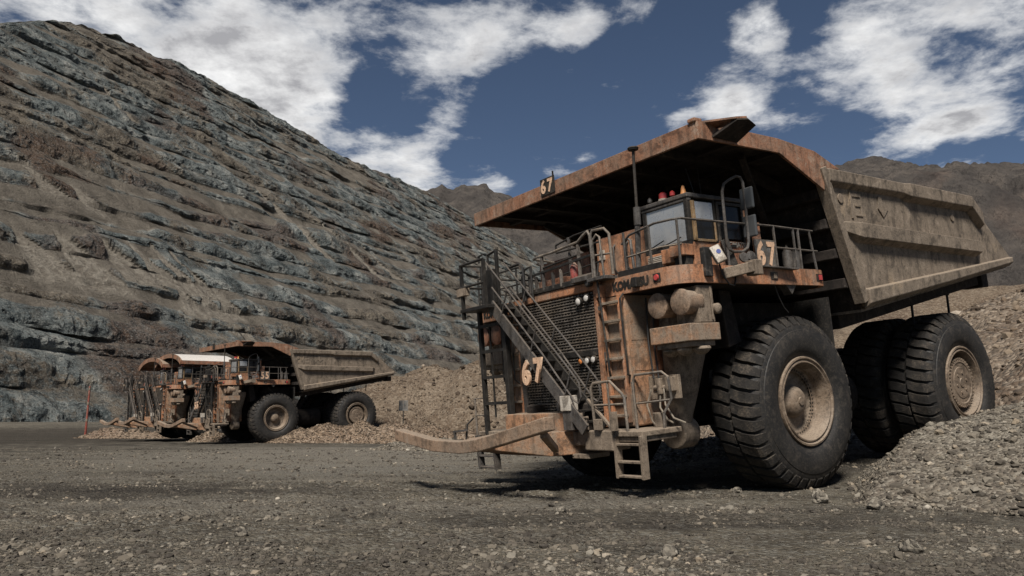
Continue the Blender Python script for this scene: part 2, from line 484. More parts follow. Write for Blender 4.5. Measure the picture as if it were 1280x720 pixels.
rocky('bank_brown', ((.3, (.10, .074, .053)), (.5, (.155, .12, .088)), (.7, (.22, .173, .127))), (.29, .238, .183), .4, .9, .2, 5)

t = NT('stone')
a = t.attr('tone'); ta = a.outputs['Fac']
c = t.cramp(ta, ((0.0, (.030, .025, .020)), (.25, (.072, .061, .047)), (.5, (.13, .110, .083)), (.68, (.19, .170, .137)), (.84, (.225, .178, .124)), (1.0, (.38, .35, .295))))
nn = t.noise(26, 4, .7)
c = t.mix(t.math('MULTIPLY', t.ramp(nn, .4, .7), .35), c, (.10, .088, .074))
t.set(c, .9, t.bump(nn, .5, .01), 0, .25)
t = NT('stone_tan')
a = t.attr('tone'); ta = a.outputs['Fac']
c = t.cramp(ta, ((0.0, (.038, .028, .020)), (.4, (.115, .083, .056)), (.7, (.19, .15, .108)), (1.0, (.36, .31, .25))))
t.set(c, .9, None, 0, .2)

# pit wall: crag colours by world position; loose scree where the mesh says so
t = NT('pit_rock')
P = t.co()
sc0 = t.attr('scree').outputs['Fac']; zo = t.attr('zone').outputs['Fac']; rs = t.attr('rust').outputs['Fac']
n0 = t.noise(.018, 5, .6, .4); n1 = t.noise(.10, 8, .68); n2 = t.noise(.45, 8, .72, .3); n3 = t.noise(1.6, 6, .72); n4 = t.noise(.06, 6, .65, 0, None, (1, 1, .22))
sc = t.ramp(t.math('ADD', sc0, t.math('MULTIPLY', t.math('SUBTRACT', n2, .5), 1.1)), .25, .80)
rock = t.cramp(n1, ((.36, (.050, .060, .061)), (.45, (.135, .158, .158)), (.54, (.24, .262, .252)), (.64, (.44, .44, .40))))
rock2 = t.cramp(n1, ((.34, (.070, .058, .046)), (.5, (.185, .155, .12)), (.66, (.33, .28, .215))))
rock = t.mix(t.ramp(t.math('ADD', n0, t.math('MULTIPLY', t.math('SUBTRACT', n2, .5), .5)), .47, .58), rock, rock2)
rock = t.mix(t.math('MULTIPLY', t.ramp(n4, .52, .66), .45), rock, (.15, .135, .112))
rock = t.mix(t.math('MULTIPLY', rs, .8), rock, t.mix(t.ramp(n2, .4, .65), (.075, .045, .032), (.19, .115, .078)))
rock = t.mix(t.math('MULTIPLY', t.ramp(n2, .46, .38), .7), rock, (.026, .026, .025))
rock = t.mix(t.math('MULTIPLY', t.ramp(n3, .53, .61), .6), rock, (.34, .335, .31))
rock = t.mix(t.math('MULTIPLY', t.ramp(n3, .46, .38), .6), rock, (.03, .029, .027))
scree = t.mix(t.ramp(n1, .35, .65), (.115, .100, .082), (.20, .175, .142))
scree = t.mix(t.math('MULTIPLY', t.ramp(n3, .52, .62), .55), scree, (.055, .048, .04))
scree = t.mix(t.math('MULTIPLY', t.ramp(n3, .46, .36), .45), scree, (.26, .235, .195))
scree = t.mix(t.math('MULTIPLY', t.ramp(n2, .58, .68), .5), scree, (.225, .195, .158))
c = t.mix(sc, rock, scree)
c = t.mix(t.math('MULTIPLY', zo, .85), c, t.mix(t.ramp(n2, .35, .68), (.20, .172, .138), (.42, .38, .315)))
n5 = t.noise(.8, 6, .75, .8, None, (.5, .5, 1.6))
h = t.math('ADD', t.math('MULTIPLY', n2, .8), t.math('ADD', t.math('MULTIPLY', n3, .4), t.math('MULTIPLY', n5, .7)))
hs = t.math('MULTIPLY', h, t.math('SUBTRACT', 1.0, t.math('MULTIPLY', sc, .5)))
t.set(c, .95, t.bump(hs, 1.0, 7.5), 0, .12)

t = NT('mountain_rock')
n0 = t.noise(.0022, 6, .6, .5); n1 = t.noise(.012, 9, .68); n2 = t.noise(.05, 6, .7)
c = t.cramp(n1, ((.30, (.040, .036, .034)), (.5, (.075, .066, .059)), (.7, (.125, .106, .09))))
c = t.mix(t.math('MULTIPLY', t.ramp(n0, .54, .68), .55), c, t.mix(t.ramp(n1, .4, .6), (.065, .044, .036), (.13, .092, .072)))
c = t.mix(t.math('MULTIPLY', t.ramp(n2, .45, .32), .5), c, (.025, .023, .022))
t.set(c, .95, t.bump(t.math('ADD', n1, t.math('MULTIPLY', n2, .4)), 1.0, 40), 0, .1)

# ------------------------------------------------------------------ ground
def ground_h(x, y, rough=True):
    x = np.asarray(x, float); y = np.asarray(y, float)
    s = (x - 4.32) * .815 + (y - 18.94) * .579; l = -(x - 4.32) * .579 + (y - 18.94) * .815
    ramp = .089 * np.clip(np.log1p(np.exp(np.clip(s * 1.6, -30, 30))) / 1.6, 0, 11)
    z = ramp * (1 - sstep(5, 18, l)) * (1 - sstep(25, 40, np.abs(x - 4) + 0 * y))
    s5 = (x + 19.0) * .764 + (y - 58.86) * .645; l5 = -(x + 19.0) * .645 + (y - 58.86) * .764
    z = z + (.06 + .040 * np.clip(s5, 0, 12)) * (1 - sstep(3.5, 9, np.abs(l5))) * sstep(-6, 0, s5) * (1 - sstep(10, 18, s5))
    z = z + 2.1 * sstep(75, 190, y)
    if rough:
        near = 1 - sstep(30, 80, np.hypot(x, y))
        for a0, b0, c0, dp in ((15.2, -.10, .004, .05), (17.4, -.10, .004, .05), (11.0, .13, -.006, .045), (13.0, .13, -.006, .045), (9.6, -.05, .01, .035), (27, -.25, .003, .05), (29.3, -.25, .003, .05)):
            w = np.abs(y - (a0 + b0 * x + c0 * x * x + .25 * fbm(x / 5, x * 0 + a0, 2, 12))); lug = .7 + .3 * np.sign(np.sin(x * 14 + w * 9))
            z = z - dp * lug * np.exp(-(w / .42) ** 4) * (x < 4.5) * sstep(-.5, .1, fbm(x / 4, y / 4, 2, 13)) + .5 * dp * np.exp(-((w - .62) / .16) ** 2) * (x < 4.5)
        z = z + .05 * fbm(x / 3.1, y / 3.1, 3, 5) * (.35 + .65 * sstep(2.5, 6, np.hypot(x - 6, y - 17)))
        z = z + near * (.020 * fbm(x / .55, y / .55, 4, 9) + .045 * np.maximum(0, fbm(x / 1.3, y / .8, 3, 21) - .1))
    return z
def axis_pts(lo, hi, fine_lo, fine_hi, step, grow=1.10):
    p = list(np.arange(fine_lo, fine_hi + 1e-6, step)); d = step; q = fine_hi
    while q < hi: d *= grow; q += d; p.append(min(q, hi))
    d = step; q = fine_lo
    while q > lo: d *= grow; q -= d; p.insert(0, max(q, lo))
    return np.array(p)
gx = axis_pts(-4000, 4000, -9, 11, .08, 1.08); gy = axis_pts(-600, 6000, 5.2, 15.5, .065, 1.032)
X, Y = np.meshgrid(gx, gy); Z = ground_h(X, Y)
tag(np_mesh('ground', np.stack([X, Y, Z], -1).reshape(-1, 3), grid_faces(len(gy), len(gx)), 'ground'), kind='structure')

# ------------------------------------------------------------------ stones
_ico = bmesh.new(); bmesh.ops.create_icosphere(_ico, subdivisions=1, radius=1)
ICO_V = np.array([v.co[:] for v in _ico.verts]); ICO_F = np.array([[v.index for v in f.verts] for f in _ico.faces]); _ico.free()
OCT_V = np.array([(1, 0, .1), (-.2, 1, 0), (-1, -.1, .1), (.15, -1, 0), (0, .1, 1), (.1, 0, -1.0)]); OCT_F = np.array([(0, 1, 4), (1, 2, 4), (2, 3, 4), (3, 0, 4), (1, 0, 5), (2, 1, 5), (3, 2, 5), (0, 3, 5)])
def stones(name, pos, size, mat='stone', parent=None, tone=None, sink=.25, label=None, kind='stuff', lo=False):
    BV, BF = (OCT_V, OCT_F) if lo else (ICO_V, ICO_F); m = len(BV)
    n = len(pos); V = np.repeat(BV[None], n, 0)
    V = V * (1 + rng.uniform(-.28, .28, (n, m, 1))) * (np.stack([rng.uniform(.75, 1.3, n), rng.uniform(.65, 1.1, n), rng.uniform(.45, .8, n)], -1)[:, None, :])
    a = rng.uniform(0, 2 * math.pi, n); b = rng.normal(0, .35, n); ca, sa, cb, sb = np.cos(a), np.sin(a), np.cos(b), np.sin(b)
    x, y, z = V[..., 0], V[..., 1], V[..., 2]
    y, z = y * cb[:, None] - z * sb[:, None], y * sb[:, None] + z * cb[:, None]
    x, y = x * ca[:, None] - y * sa[:, None], x * sa[:, None] + y * ca[:, None]
    V = np.stack([x, y, z], -1) * (size * .5)[:, None, None] + pos[:, None, :]; V[..., 2] += (size * (.5 * .6 - sink))[:, None]
    F = (BF[None] + (np.arange(n) * m)[:, None, None]).reshape(-1, 3)
    tone = rng.beta(1.6, 1.9, n) if tone is None else tone
    o = np_mesh(name, V.reshape(-1, 3), F, mat, False, {'tone': np.repeat(tone, m)})
    if parent: o.parent = parent
    if kind: o['kind'] = kind
    return o
def powsize(n, lo, hi, k=2.4):
    u = rng.uniform(0, 1, n); return (lo ** (1 - k) + u * (hi ** (1 - k) - lo ** (1 - k))) ** (1 / (1 - k))
# gravel strewn over the floor, denser in drifts
for N, s0, s1, kk, lo, nm in ((290000, .014, .045, 2.2, True, 'gravel'), (46000, .04, .14, 3.2, False, 'coarse_gravel')):
    yy = 5.4 * (46 / 5.4) ** rng.uniform(0, 1, N); xx = rng.uniform(-.78, .78, N) * (yy + 1.5)
    keep = rng.uniform(0, 1, N) < np.clip(.22 + 1.1 * fbm(xx / 2.2, yy / 1.2, 4, 31) + .45 * sstep(10.5, 7, yy), .06, 1)
    xx, yy = xx[keep], yy[keep]
    sz = powsize(len(xx), s0, s1, kk) * (.75 + .022 * yy)
    tn = rng.beta(1.2, 1.9, len(xx)) * (.45 + .55 * sstep(-.35, .35, fbm(xx / 2.6, yy / 1.5, 4, 33)))
    stones(nm, np.stack([xx, yy, ground_h(xx, yy)], -1), sz, 'stone', None, tn, lo=lo)['label'] = 'loose grey and brown %s strewn over the pit floor' % nm.replace('_', ' ')

# ------------------------------------------------------------------ heaps
def heap(name, label, cat, x0, x1, y0, y1, step, hf, mat, nst, slo, shi, smat='stone', tone=None, k=2.3, kind=None, slabel=None):
    gx = np.arange(x0, x1 + step, step); gy = np.arange(y0, y1 + step, step); X, Y = np.meshgrid(gx, gy)
    H = hf(X, Y); G = ground_h(X, Y, False); Z = np.where(H > 0, G + H, G - .25 + np.maximum(H, -.6))
    o = np_mesh(name, np.stack([X, Y, Z], -1).reshape(-1, 3), grid_faces(len(gy), len(gx)), mat)
    if kind: o['kind'] = kind
    else: tag(o, label, cat)
    if nst:
        x = rng.uniform(x0, x1, nst * 3); y = rng.uniform(y0, y1, nst * 3); h = hf(x, y); m = h > -.10
        x, y, h = x[m][:nst], y[m][:nst], h[m][:nst]
        s = stones('loose_stones', np.stack([x, y, ground_h(x, y, False) + np.maximum(h, 0)], -1), powsize(len(x), slo, shi, k), smat, o, tone and tone(len(x)))
    return o
def hp(px_, py_, nx, ny):           # signed distance to a line with inward normal
    L = math.hypot(nx, ny); return lambda x, y: ((x - px_) * nx + (y - py_) * ny) / L
fA = hp(5.95, 13.75, .66, .75); fB = hp(6.1, 13.9, .93, -.36); fC = hp(7.6, 17.1, .56, -.83)
def h_right(x, y):
    m = np.minimum(np.minimum(.44 * fA(x, y), 1.0 * fB(x, y)), .85 * fC(x, y))
    m = np.minimum(m, 1.12 + .07 * (x - 9) + .10 * fbm(x / 1.6, y / 1.6, 2, 3))
    return m + .10 * fbm(x / .9, y / .9, 4, 8) * sstep(-.1, .4, m) + .02
heap('gravel_heap', 'large grey gravel heap in the right foreground beside the wheels of truck 67', 'gravel heap', 5.4, 19, 8, 21, .09, h_right, 'heap_grey', 25000, .026, .21, tone=lambda n: rng.beta(1.4, 2.1, n), k=2.55)
def bump_h(parts, seed, namp=.25, nsc=2.0, rnd=False):
    def f(x, y):
        h = -.6 + 0 * x
        for cx, cy, rx, ry, hh in parts:
            d = np.hypot((x - cx) / rx, (y - cy) / ry); h = np.maximum(h, hh * (1.25 * (1 - d) - .25 * (1 - d) ** 2 if not rnd else np.where(d < 1, np.clip((1 - d * d), 0, 1) ** 1.25, 1 - d)))
        h = h + namp * fbm(x / nsc, y / nsc, 5, seed) * sstep(-.3, .5, h)
        if rnd: h = h + .35 * ridged(x / 3.2, y / 9, 5, seed + 3) * sstep(0, 1, h) + .12 * fbm(x / .8, y / .8, 3, seed + 5) * sstep(0, .5, h)
        return h
    return f
heap('rubble_mound', 'high tan rubble mound between truck 55 and truck 67', 'rubble mound', -20, 14, 62, 100, .35,
     bump_h([(-8.2, 80, 9.5, 12, 6.6), (-3.2, 79, 9.5, 12, 6.9), (-13.5, 79, 8.5, 10, 4.4), (2.2, 80, 9, 12, 7.0), (-4.2, 71.5, 6.6, 6.0, 3.2), (-11, 71.5, 6, 5, 1.7), (1, 71, 8, 7, 3.4), (9, 80, 9, 11, 6.2)], 41, 1.3, 5.5, True), 'heap_tan', 5000, .10, .7, 'stone_tan', lambda n: rng.beta(1.2, 3.0, n), k=3.2)
heap('gravel_berm', 'brown gravel berm in front of the rear wheels of truck 55', 'gravel berm', -20.5, -1, 53.5, 62, .16,
     bump_h([(-15.6, 57.6, 3.0, 2.2, 1.0), (-13.6, 58.0, 3.3, 2.3, 1.35), (-11.2, 58.2, 3.4, 2.3, 1.45), (-8.6, 58.5, 3.6, 2.3, 1.45), (-6.0, 58.8, 3.6, 2.3, 1.35), (-3.6, 59, 3.0, 2.2, 1.1)], 42, .22, .9), 'heap_brown', 8000, .05, .22, 'stone_tan', lambda n: rng.beta(1.2, 3.2, n))
heap('small_gravel_mound', 'low grey gravel mound behind the raised bar end of truck 67', 'gravel mound', -9.5, 2, 38.5, 48, .12,
     bump_h([(-5.0, 43.4, 2.6, 2.0, .75), (-3.4, 43.4, 2.4, 2.0, .6), (-1.2, 44, 2.8, 2.2, .6)], 43, .16, .7), 'heap_grey', 3500, .06, .24)
heap('small_brown_heap', 'small brown gravel heap under the front end of truck 55', 'gravel heap', -28, -19, 60, 67, .15,
     bump_h([(-24.0, 63.2, 1.9, 1.6, .95), (-22.6, 63.3, 1.8, 1.6, .8)], 44, .15, .7), 'heap_brown', 1800, .06, .25, 'stone_tan', lambda n: rng.beta(1.3, 2.2, n))
heap('dirt_heap', 'low tan dirt heap at the foot of the red pole', 'dirt heap', -50, -34, 76, 90, .3,
     bump_h([(-41.6, 82, 3.4, 3.0, 1.2), (-39.2, 82, 3.0, 2.8, .9), (-37.0, 81, 2.6, 2.6, .6)], 45, .3, 1.2), 'heap_brown', 1200, .08, .3, 'stone_tan', lambda n: rng.beta(1.2, 2.8, n))
heap('gravel_windrow', 'long grey gravel ridge on the floor under the middle of truck 67', 'gravel ridge', 0, 16, 19.5, 30, .14,
     bump_h([(5.4, 24.6, 2.4, 1.2, .55), (7.2, 25.6, 2.4, 1.2, .6), (9.2, 26.6, 2.6, 1.3, .7), (11.5, 27.6, 2.6, 1.4, .8), (3.6, 23.8, 2.2, 1.1, .4)], 46, .15, .7), 'heap_grey', 4000, .05, .2)

# embankment behind the truck, far slope beyond it
def h_bank(x, y):
    toe = 16.6 + 1.1 * fbm(y / 9, y * 0 + 3, 3, 51) + 14 * sstep(21.5, 13, y) - 6.5 * sstep(28, 52, y)
    crest = 9.4 + .11 * (x - 20) + 1.0 * fbm(x / 14, y / 14, 3, 52)
    m = .67 * (x - toe); m = np.where(m > 0, crest * (1 - np.exp(-np.maximum(m, 0) / crest * 1.15)) , m)
    return m + .42 * fbm(x / 3.2, y / 3.2, 5, 53) * sstep(-.3, 1, m) + .25 * fbm(x / 1.1, y / 1.1, 3, 58) * sstep(0, 1, m)
heap('embankment', None, None, 8, 75, 13, 72, .30, h_bank, 'bank_brown', 12000, .12, .8, 'stone_tan', lambda n: rng.beta(1.3, 2.5, n), 3.0, kind='structure')
def h_far(x, y):
    m = .60 * np.minimum(y - 82 + .22 * (x - 40), x - 22); m = np.minimum(m, 21 + 2.0 * fbm(x / 20, y / 20, 3, 55))
    return m + .8 * fbm(x / 7, y / 7, 5, 54) * sstep(-.3, 1, m)
heap('far_slope', None, None, 16, 150, 70, 150, .8, h_far, 'heap_tan', 0, .1, .4, kind='structure')

# ------------------------------------------------------------------ benched pit wall
_az = R(24.5); _wd = Vector((math.sin(_az), math.cos(_az), 0)); _wn = Vector((-math.cos(_az), math.sin(_az), 0)); _wB = Vector((-130.4, 200.0, 0))
def on_wall(u, v):                       # where a sight line meets the mean 46 degree slope: (distance along the wall, height)
    N = _wd.cross(_wn * math.cos(R(46)) + Vector((0, 0, math.sin(R(46))))); d = pdir(u, v); C = Vector((0, 0, CAM_H))
    p = C + d * ((_wB - C).dot(N) / d.dot(N)); return (p - _wB).dot(_wd), p.z
FANS = []
for u, v, v2, wid, dr in ((214, 350, 386, 7, .1), (240, 352, 386, 7, .15), (264, 356, 388, 7, .2), (300, 404, 432, 8, 0), (178, 300, 352, 5, .5), (205, 310, 358, 4, .5), (60, 285, 350, 12, .4), (110, 290, 345, 12, .5), (150, 296, 345, 10, .5), (15, 280, 340, 12, .3), (330, 245, 300, 6, .5), (375, 255, 318, 6, .5), (300, 215, 262, 5, .5), (120, 96, 130, 3, .1), (20, 195, 230, 8, .5), (80, 225, 255, 7, .5), (445, 300, 332, 6, .5)):
    sa, za = on_wall(u, v); sb, zb = on_wall(u, v2); FANS.append((sa, za, max(6, za - zb), wid, dr))
def pit_wall():
    az = R(24.5); B = np.array([-130.4, 200.0]); d = np.array([math.sin(az), math.cos(az)]); n = np.array([-math.cos(az), math.sin(az)])
    s = [-160.0]
    while s[-1] < 1900: s.append(s[-1] + max(.95, .0038 * abs(s[-1] + 150)))
    s = np.array(s)
    bench = 13.0; run = bench / math.tan(R(46)); nb = 29; nf = 8; nm = 5
    rows = [(b, k / nf, 0.0) for b in range(nb) for k in range(nf)]
    rows = []
    for b in range(nb):
        rows += [(b, i / nf, 0.0) for i in range(nf)] + [(b, 1.0, i / nm) for i in range(nm)]
    rows = np.array(rows, float); nr = len(rows); ns = len(s)
    S = np.repeat(s[None], nr, 0); Bn = np.repeat(rows[:, 0:1], ns, 1); Kf = np.repeat(rows[:, 1:2], ns, 1); Kt = np.repeat(rows[:, 2:3], ns, 1)
    # each bench: a steep broken face, then a talus slope up to the foot of the next face
    hb = np.array([10.5 + 3.2 * math.sin(i * 2.4) + 1.6 * math.sin(i * 5.1 + 1) for i in range(nb)]); hb0 = np.concatenate([[0], np.cumsum(hb)])
    Hb = hb[Bn.astype(int)]; Zb = hb0[Bn.astype(int)]; rn = Hb / math.tan(R(46)); Ub0 = Zb / math.tan(R(46))
    f = .21 + .50 * fbm(S / 75, Bn * 3.3 + .5, 3, 63) + .30 * fbm(S / 21, Bn * 5.9 + .5, 3, 64)
    big = fbm(S / 260 + 3, (Bn * bench - .06 * S) / 40, 3, 59)                        # long bands where scree has buried whole faces
    f = np.clip(f + 1.5 * np.maximum(0, big - .16) + .25 * sstep(3, 5, Bn) * sstep(9.5, 7, Bn) * sstep(330, 120, S), .10, .93)
    fr = (1 - f) * Hb / math.tan(R(60))
    U = Ub0 + fr * Kf + (rn - fr) * Kt
    Z = Zb + (1 - f) * Hb * Kf + f * Hb * Kt
    # scree fans spilling over the benches: apex and foot given on the wall
    fans = 0 * S
    for sa, za, hgt, wid, dr in FANS:
        dzn = za - Z; w_ = wid * np.clip(dzn / hgt, 0, 1) + .6 + .5 * fbm(S / 3, Z / 5, 3, 91)
        fans = np.maximum(fans, sstep(1.05, .75, np.abs(S - sa - dr * dzn) / w_) * sstep(0, 1.5, dzn) * sstep(hgt + 1.5, hgt - 1.5, dzn))
    lin = U * math.tan(R(46)); Z = Z * (1 - .75 * fans) + .75 * fans * lin
    mg = .9 * sstep(-.28, .26, fbm(S / 85, Bn * 2.3 + .37, 4, 92)); Z = Z * (1 - mg) + mg * lin      # stretches where a bench has crumbled away
    tal = np.maximum((Kt > 0) * 1.0, fans)
    crag = (1 - tal) * (.35 + .65 * np.sin(np.pi * np.clip(Kf * .9 + .05, 0, 1))) * np.clip((1 - f) * 1.7, .12, 1)
    du = 3.0 * fbm(S / 62, Bn * 3.7 + .5, 4, 61) + 2.0 * fbm(S / 17, Bn * 5.1 + .5, 3, 62)
    dz = 3.0 * fbm(S / 170, Bn * 0 + 2.2, 3, 60) + 2.4 * fbm(S / 48, Bn * 1.7 + 2.2, 3, 57)
    gul = ridged(S / 13, (U + Z) / 60, 4, 65); rid = ridged(S / 5.5, (U + Z) / 8, 6, 66)
    out_ = crag * (1.2 * gul + 1.5 * rid + 1.6 * fbm(S / 24, (U + Z) / 30, 4, 67) + 1.0 * fbm(S / 14, Z / 2.0, 3, 77))
    out_ = out_ + tal * (.55 * ridged(S / 9, (U + Z) / 60, 4, 69) + .5 * fbm(S / 4, U / 4, 4, 56))
    Z = Z + dz + crag * 1.3 * fbm(S / 4.5, U / 3, 4, 68)
    Ub = U + du - .62 * out_
    ks = np.array([-160, 0, 40, 95, 139, 188, 220, 252, 310, 359, 403, 454, 539, 647, 800, 1100, 1500, 1900.])
    kh = np.array([120, 150, 168, 197, 231, 260, 267, 271, 277, 271, 267, 257, 266, 277, 272, 262, 240, 200.])
    Hc = np.interp(S, ks, kh) + 4.5 * ridged(S / 34, S * 0 + .7, 4, 70) + 1.5 * fbm(S / 7, S * 0 + 3.3, 3, 71)
    over = Z - Hc; Z = np.where(over > 0, Hc + .18 * over, Z)
    V = np.stack([B[0] + d[0] * S + n[0] * Ub, B[1] + d[1] * S + n[1] * Ub, Z - 1.0], -1)
    scree = np.clip(tal * (.35 + .9 * sstep(.15, .5, f)) + (1 - tal) * sstep(.6, .9, f) * .7 - .25 * sstep(.0, .5, fbm(S / 11, U / 7, 4, 72)), 0, 1)
    scree = np.maximum(scree, fans)
    zone = np.maximum(.8 * fans, sstep(430, 720, S + 50 * fbm(S / 60, U / 60, 3, 73)) * sstep(215, 60, Z + 40 * fbm(S / 50, U / 50, 3, 74)) * .95)
    rust = .85 * sstep(.16, .36, fbm(S / 60 + 4.4, (U + Z) / 90, 3, 75))
    return np_mesh('pit_wall', V.reshape(-1, 3), grid_faces(nr, len(s)), 'pit_rock', False, {'scree': scree.ravel(), 'zone': zone.ravel(), 'rust': rust.ravel()})
tag(pit_wall(), kind='structure')

# ------------------------------------------------------------------ far mountains
def mountain(name, pts, Y, depth, seed, step, rough, slope=.62):
    P = np.array([list(pxw(u, v, Y)) for u, v in pts]); x = np.arange(P[0, 0], P[-1, 0], step); w = np.arange(-depth, depth * .4, step)
    X, Wd = np.meshgrid(x, w); cz = np.interp(X, P[:, 0], P[:, 2])
    cw = 60 * fbm(X / 500, X * 0 + 1, 3, seed)
    r = ridged(X / (rough * 4.5), Wd / (rough * 7), 6, seed + 1)
    a = np.abs(Wd - cw)
    Z = cz - a * slope + (r - .7) * rough * .55 * sstep(0, depth * .25, a) + rough * .10 * ridged(X / 45, Wd / 45, 4, seed + 2) + rough * .05 * ridged(X / 16, Wd / 16, 3, seed + 3)
    V = np.stack([X, Y + Wd, Z], -1)
    return tag(np_mesh(name, V.reshape(-1, 3), grid_faces(len(w), len(x)), 'mountain_rock'), kind='structure')
mountain('right_mountain', ((640, 470), (760, 380), (850, 320), (940, 262), (1000, 235), (1050, 215), (1095, 203), (1125, 208), (1160, 222), (1174, 224), (1192, 209), (1215, 213), (1250, 213), (1300, 216), (1380, 236), (1500, 262), (1650, 230), (1850, 270)), 2100, 1350, 80, 10, 120)
mountain('far_ridge', ((420, 290), (500, 262), (540, 246), (553, 240), (566, 246), (577, 240), (590, 242), (604, 236), (613, 243), (628, 250), (660, 262), (720, 262), (800, 275), (900, 262), (1000, 285), (1200, 300), (1500, 320)), 2700, 1250, 90, 10, 110, .75)
# ------------------------------------------------------------------ haul truck; x forward, y to its left, z up, origin on the ground under the front axle
TR = 1.804; TW = 1.13
def tyre_mesh(nl=40):
    m = MB()
    prof = [(-.10, .90), (-.035, .93), (-.005, 1.0), (.02, 1.02), (.055, 1.12), (.075, 1.25), (.07, 1.38), (.045, 1.47), (.03, 1.48), (.01, 1.56), (-.045, 1.635), (-.10, 1.675), (-.16, 1.70)]
    full = prof + [(-TW / 2, 1.725)] + [(-TW - a, r) for a, r in reversed(prof)]
    m.lathe((0, 0, 0), (0, 1, 0), full, 96)
    return m
def lug_mesh(nl=40):
    m = MB(); st = 2 * math.pi / nl
    def P(a, y, r): return (r * math.cos(a), y, r * math.sin(a))
    for side in (0, 1):
        for i in range(nl):
            a0 = i * st + side * st * .5; hw = st * .40
            # stations from the sidewall over the shoulder to the middle of the tread: (y, r bottom, r top, half width, sweep)
            stn = [(.005, 1.52, 1.60, hw * .86, 0), (-.055, 1.58, 1.70, hw * .90, 0), (-.10, 1.62, 1.765, hw * .95, .00), (-.17, 1.66, 1.797, hw, .01), (-.33, 1.69, 1.802, hw * .98, st * .16), (-TW / 2 + .03, 1.70, TR, hw * .92, st * .42)]
            vs = []
            for y, rb, rt, w, sw in stn:
                yy = y if side == 0 else -TW - y; sg = sw if side == 0 else -sw
                jr = random.uniform(-.006, .004)
                vs += [P(a0 - w + sg, yy, rb), P(a0 - w * .93 + sg, yy, rt + jr), P(a0 + w * .93 + sg, yy, rt + jr), P(a0 + w + sg, yy, rb)]
            fs = []
            n = len(stn)
            for k in range(n - 1):
                b = k * 4
                for j in range(3): fs.append((b + j, b + j + 1, b + j + 5, b + j + 4))
            fs += [(0, 3, 2, 1), (4 * n - 4, 4 * n - 3, 4 * n - 2, 4 * n - 1)]
            m.add(vs, fs)
    return m
WM = {}
def wheel(parent, x, y, side, rear=False, dual_inner=False):
    w = empty('wheel', (x, y, TR)); w.parent = parent
    w.rotation_euler = (0, random.uniform(0, 6), 0 if side > 0 else math.pi)
    def part(name, mk, mat, smooth, kind=None):
        key = (name, rear)
        if key not in WM:
            o = mk().build(name, mat, w, 0, smooth, kind); WM[key] = o
        else:
            o = bpy.data.objects.new(name, WM[key].data); COL.objects.link(o); o.parent = w
            if kind: o['kind'] = kind
        return o
    part('tyre', tyre_mesh, 'rubber', True); part('tread', lug_mesh, 'rubber_tread', False)
    if dual_inner: return w
    if not rear:
        part('rim', lambda: MB().lathe((0,0,0), (0,1,0), [(-.14,.905),(-.02,.925),(.015,.915),(.02,.88),(-.01,.865),(-.03,.84),(.0,.825),(.005,.80),(-.03,.775),(-.30,.735),(-.33,.70),(-.34,.62)], 56), 'rim', True)
        part('rim_disc', lambda: MB().lathe((0,0,0), (0,1,0), [(-.33,.72),(-.40,.64),(-.42,.58),(-.40,.50),(-.38,.34)], 48), 'dusty_tan', True)
        part('hub', lambda: MB().lathe((0,0,0), (0,1,0), [(-.40,.36),(-.36,.34),(-.34,.33),(-.26,.30),(-.20,.24),(-.165,.15),(-.16,.09),(-.135,.085),(-.13,.0)], 32), 'rim', True)
        def nuts():
            m = MB()
            for i in range(52):
                a = 2 * math.pi * i / 52; m.cyl((.665 * math.cos(a), -.40, .665 * math.sin(a)), (.665 * math.cos(a), -.33, .665 * math.sin(a)), .024, None, 6)
            return m
        part('wheel_nuts', nuts, 'black_steel', False, 'stuff')
    else:
        part('rim', lambda: MB().lathe((0,0,0), (0,1,0), [(-.14,.905),(-.02,.925),(.015,.915),(.02,.88),(-.01,.865),(-.03,.84),(.0,.825),(.005,.80),(-.05,.775),(-.22,.75),(-.40,.72),(-.45,.66)], 56), 'rim', True)
        part('rim_disc', lambda: MB().lathe((0,0,0), (0,1,0), [(-.42,.74),(-.45,.64),(-.45,.5)], 48), 'inner_dark', True)
        part('hub', lambda: MB().lathe((0,0,0), (0,1,0), [(-.46,.60),(-.10,.585),(-.075,.57),(-.07,.52),(-.09,.50),(-.09,.40),(-.075,.385),(-.075,.12),(-.055,.11),(-.055,.0)], 40), 'rim', True)
        def bolts():
            m = MB()
            for i in range(40):
                a = 2 * math.pi * i / 40; m.cyl((.60 * math.cos(a), -.16, .60 * math.sin(a)), (.60 * math.cos(a), -.065, .60 * math.sin(a)), .03, None, 6)
            for i in range(6):
                a = 2 * math.pi * i / 6; m.cyl((.25 * math.cos(a), -.09, .25 * math.sin(a)), (.25 * math.cos(a), -.055, .25 * math.sin(a)), .035, None, 8)
            return m
        part('wheel_nuts', bolts, 'rim', False, 'stuff')
    return w

def arc_pts(c, r, a0, a1, n, plane='xy', z=0):
    return [(c[0] + r * math.cos(a0 + (a1 - a0) * i / n), c[1] + r * math.sin(a0 + (a1 - a0) * i / n)) for i in range(n + 1)]

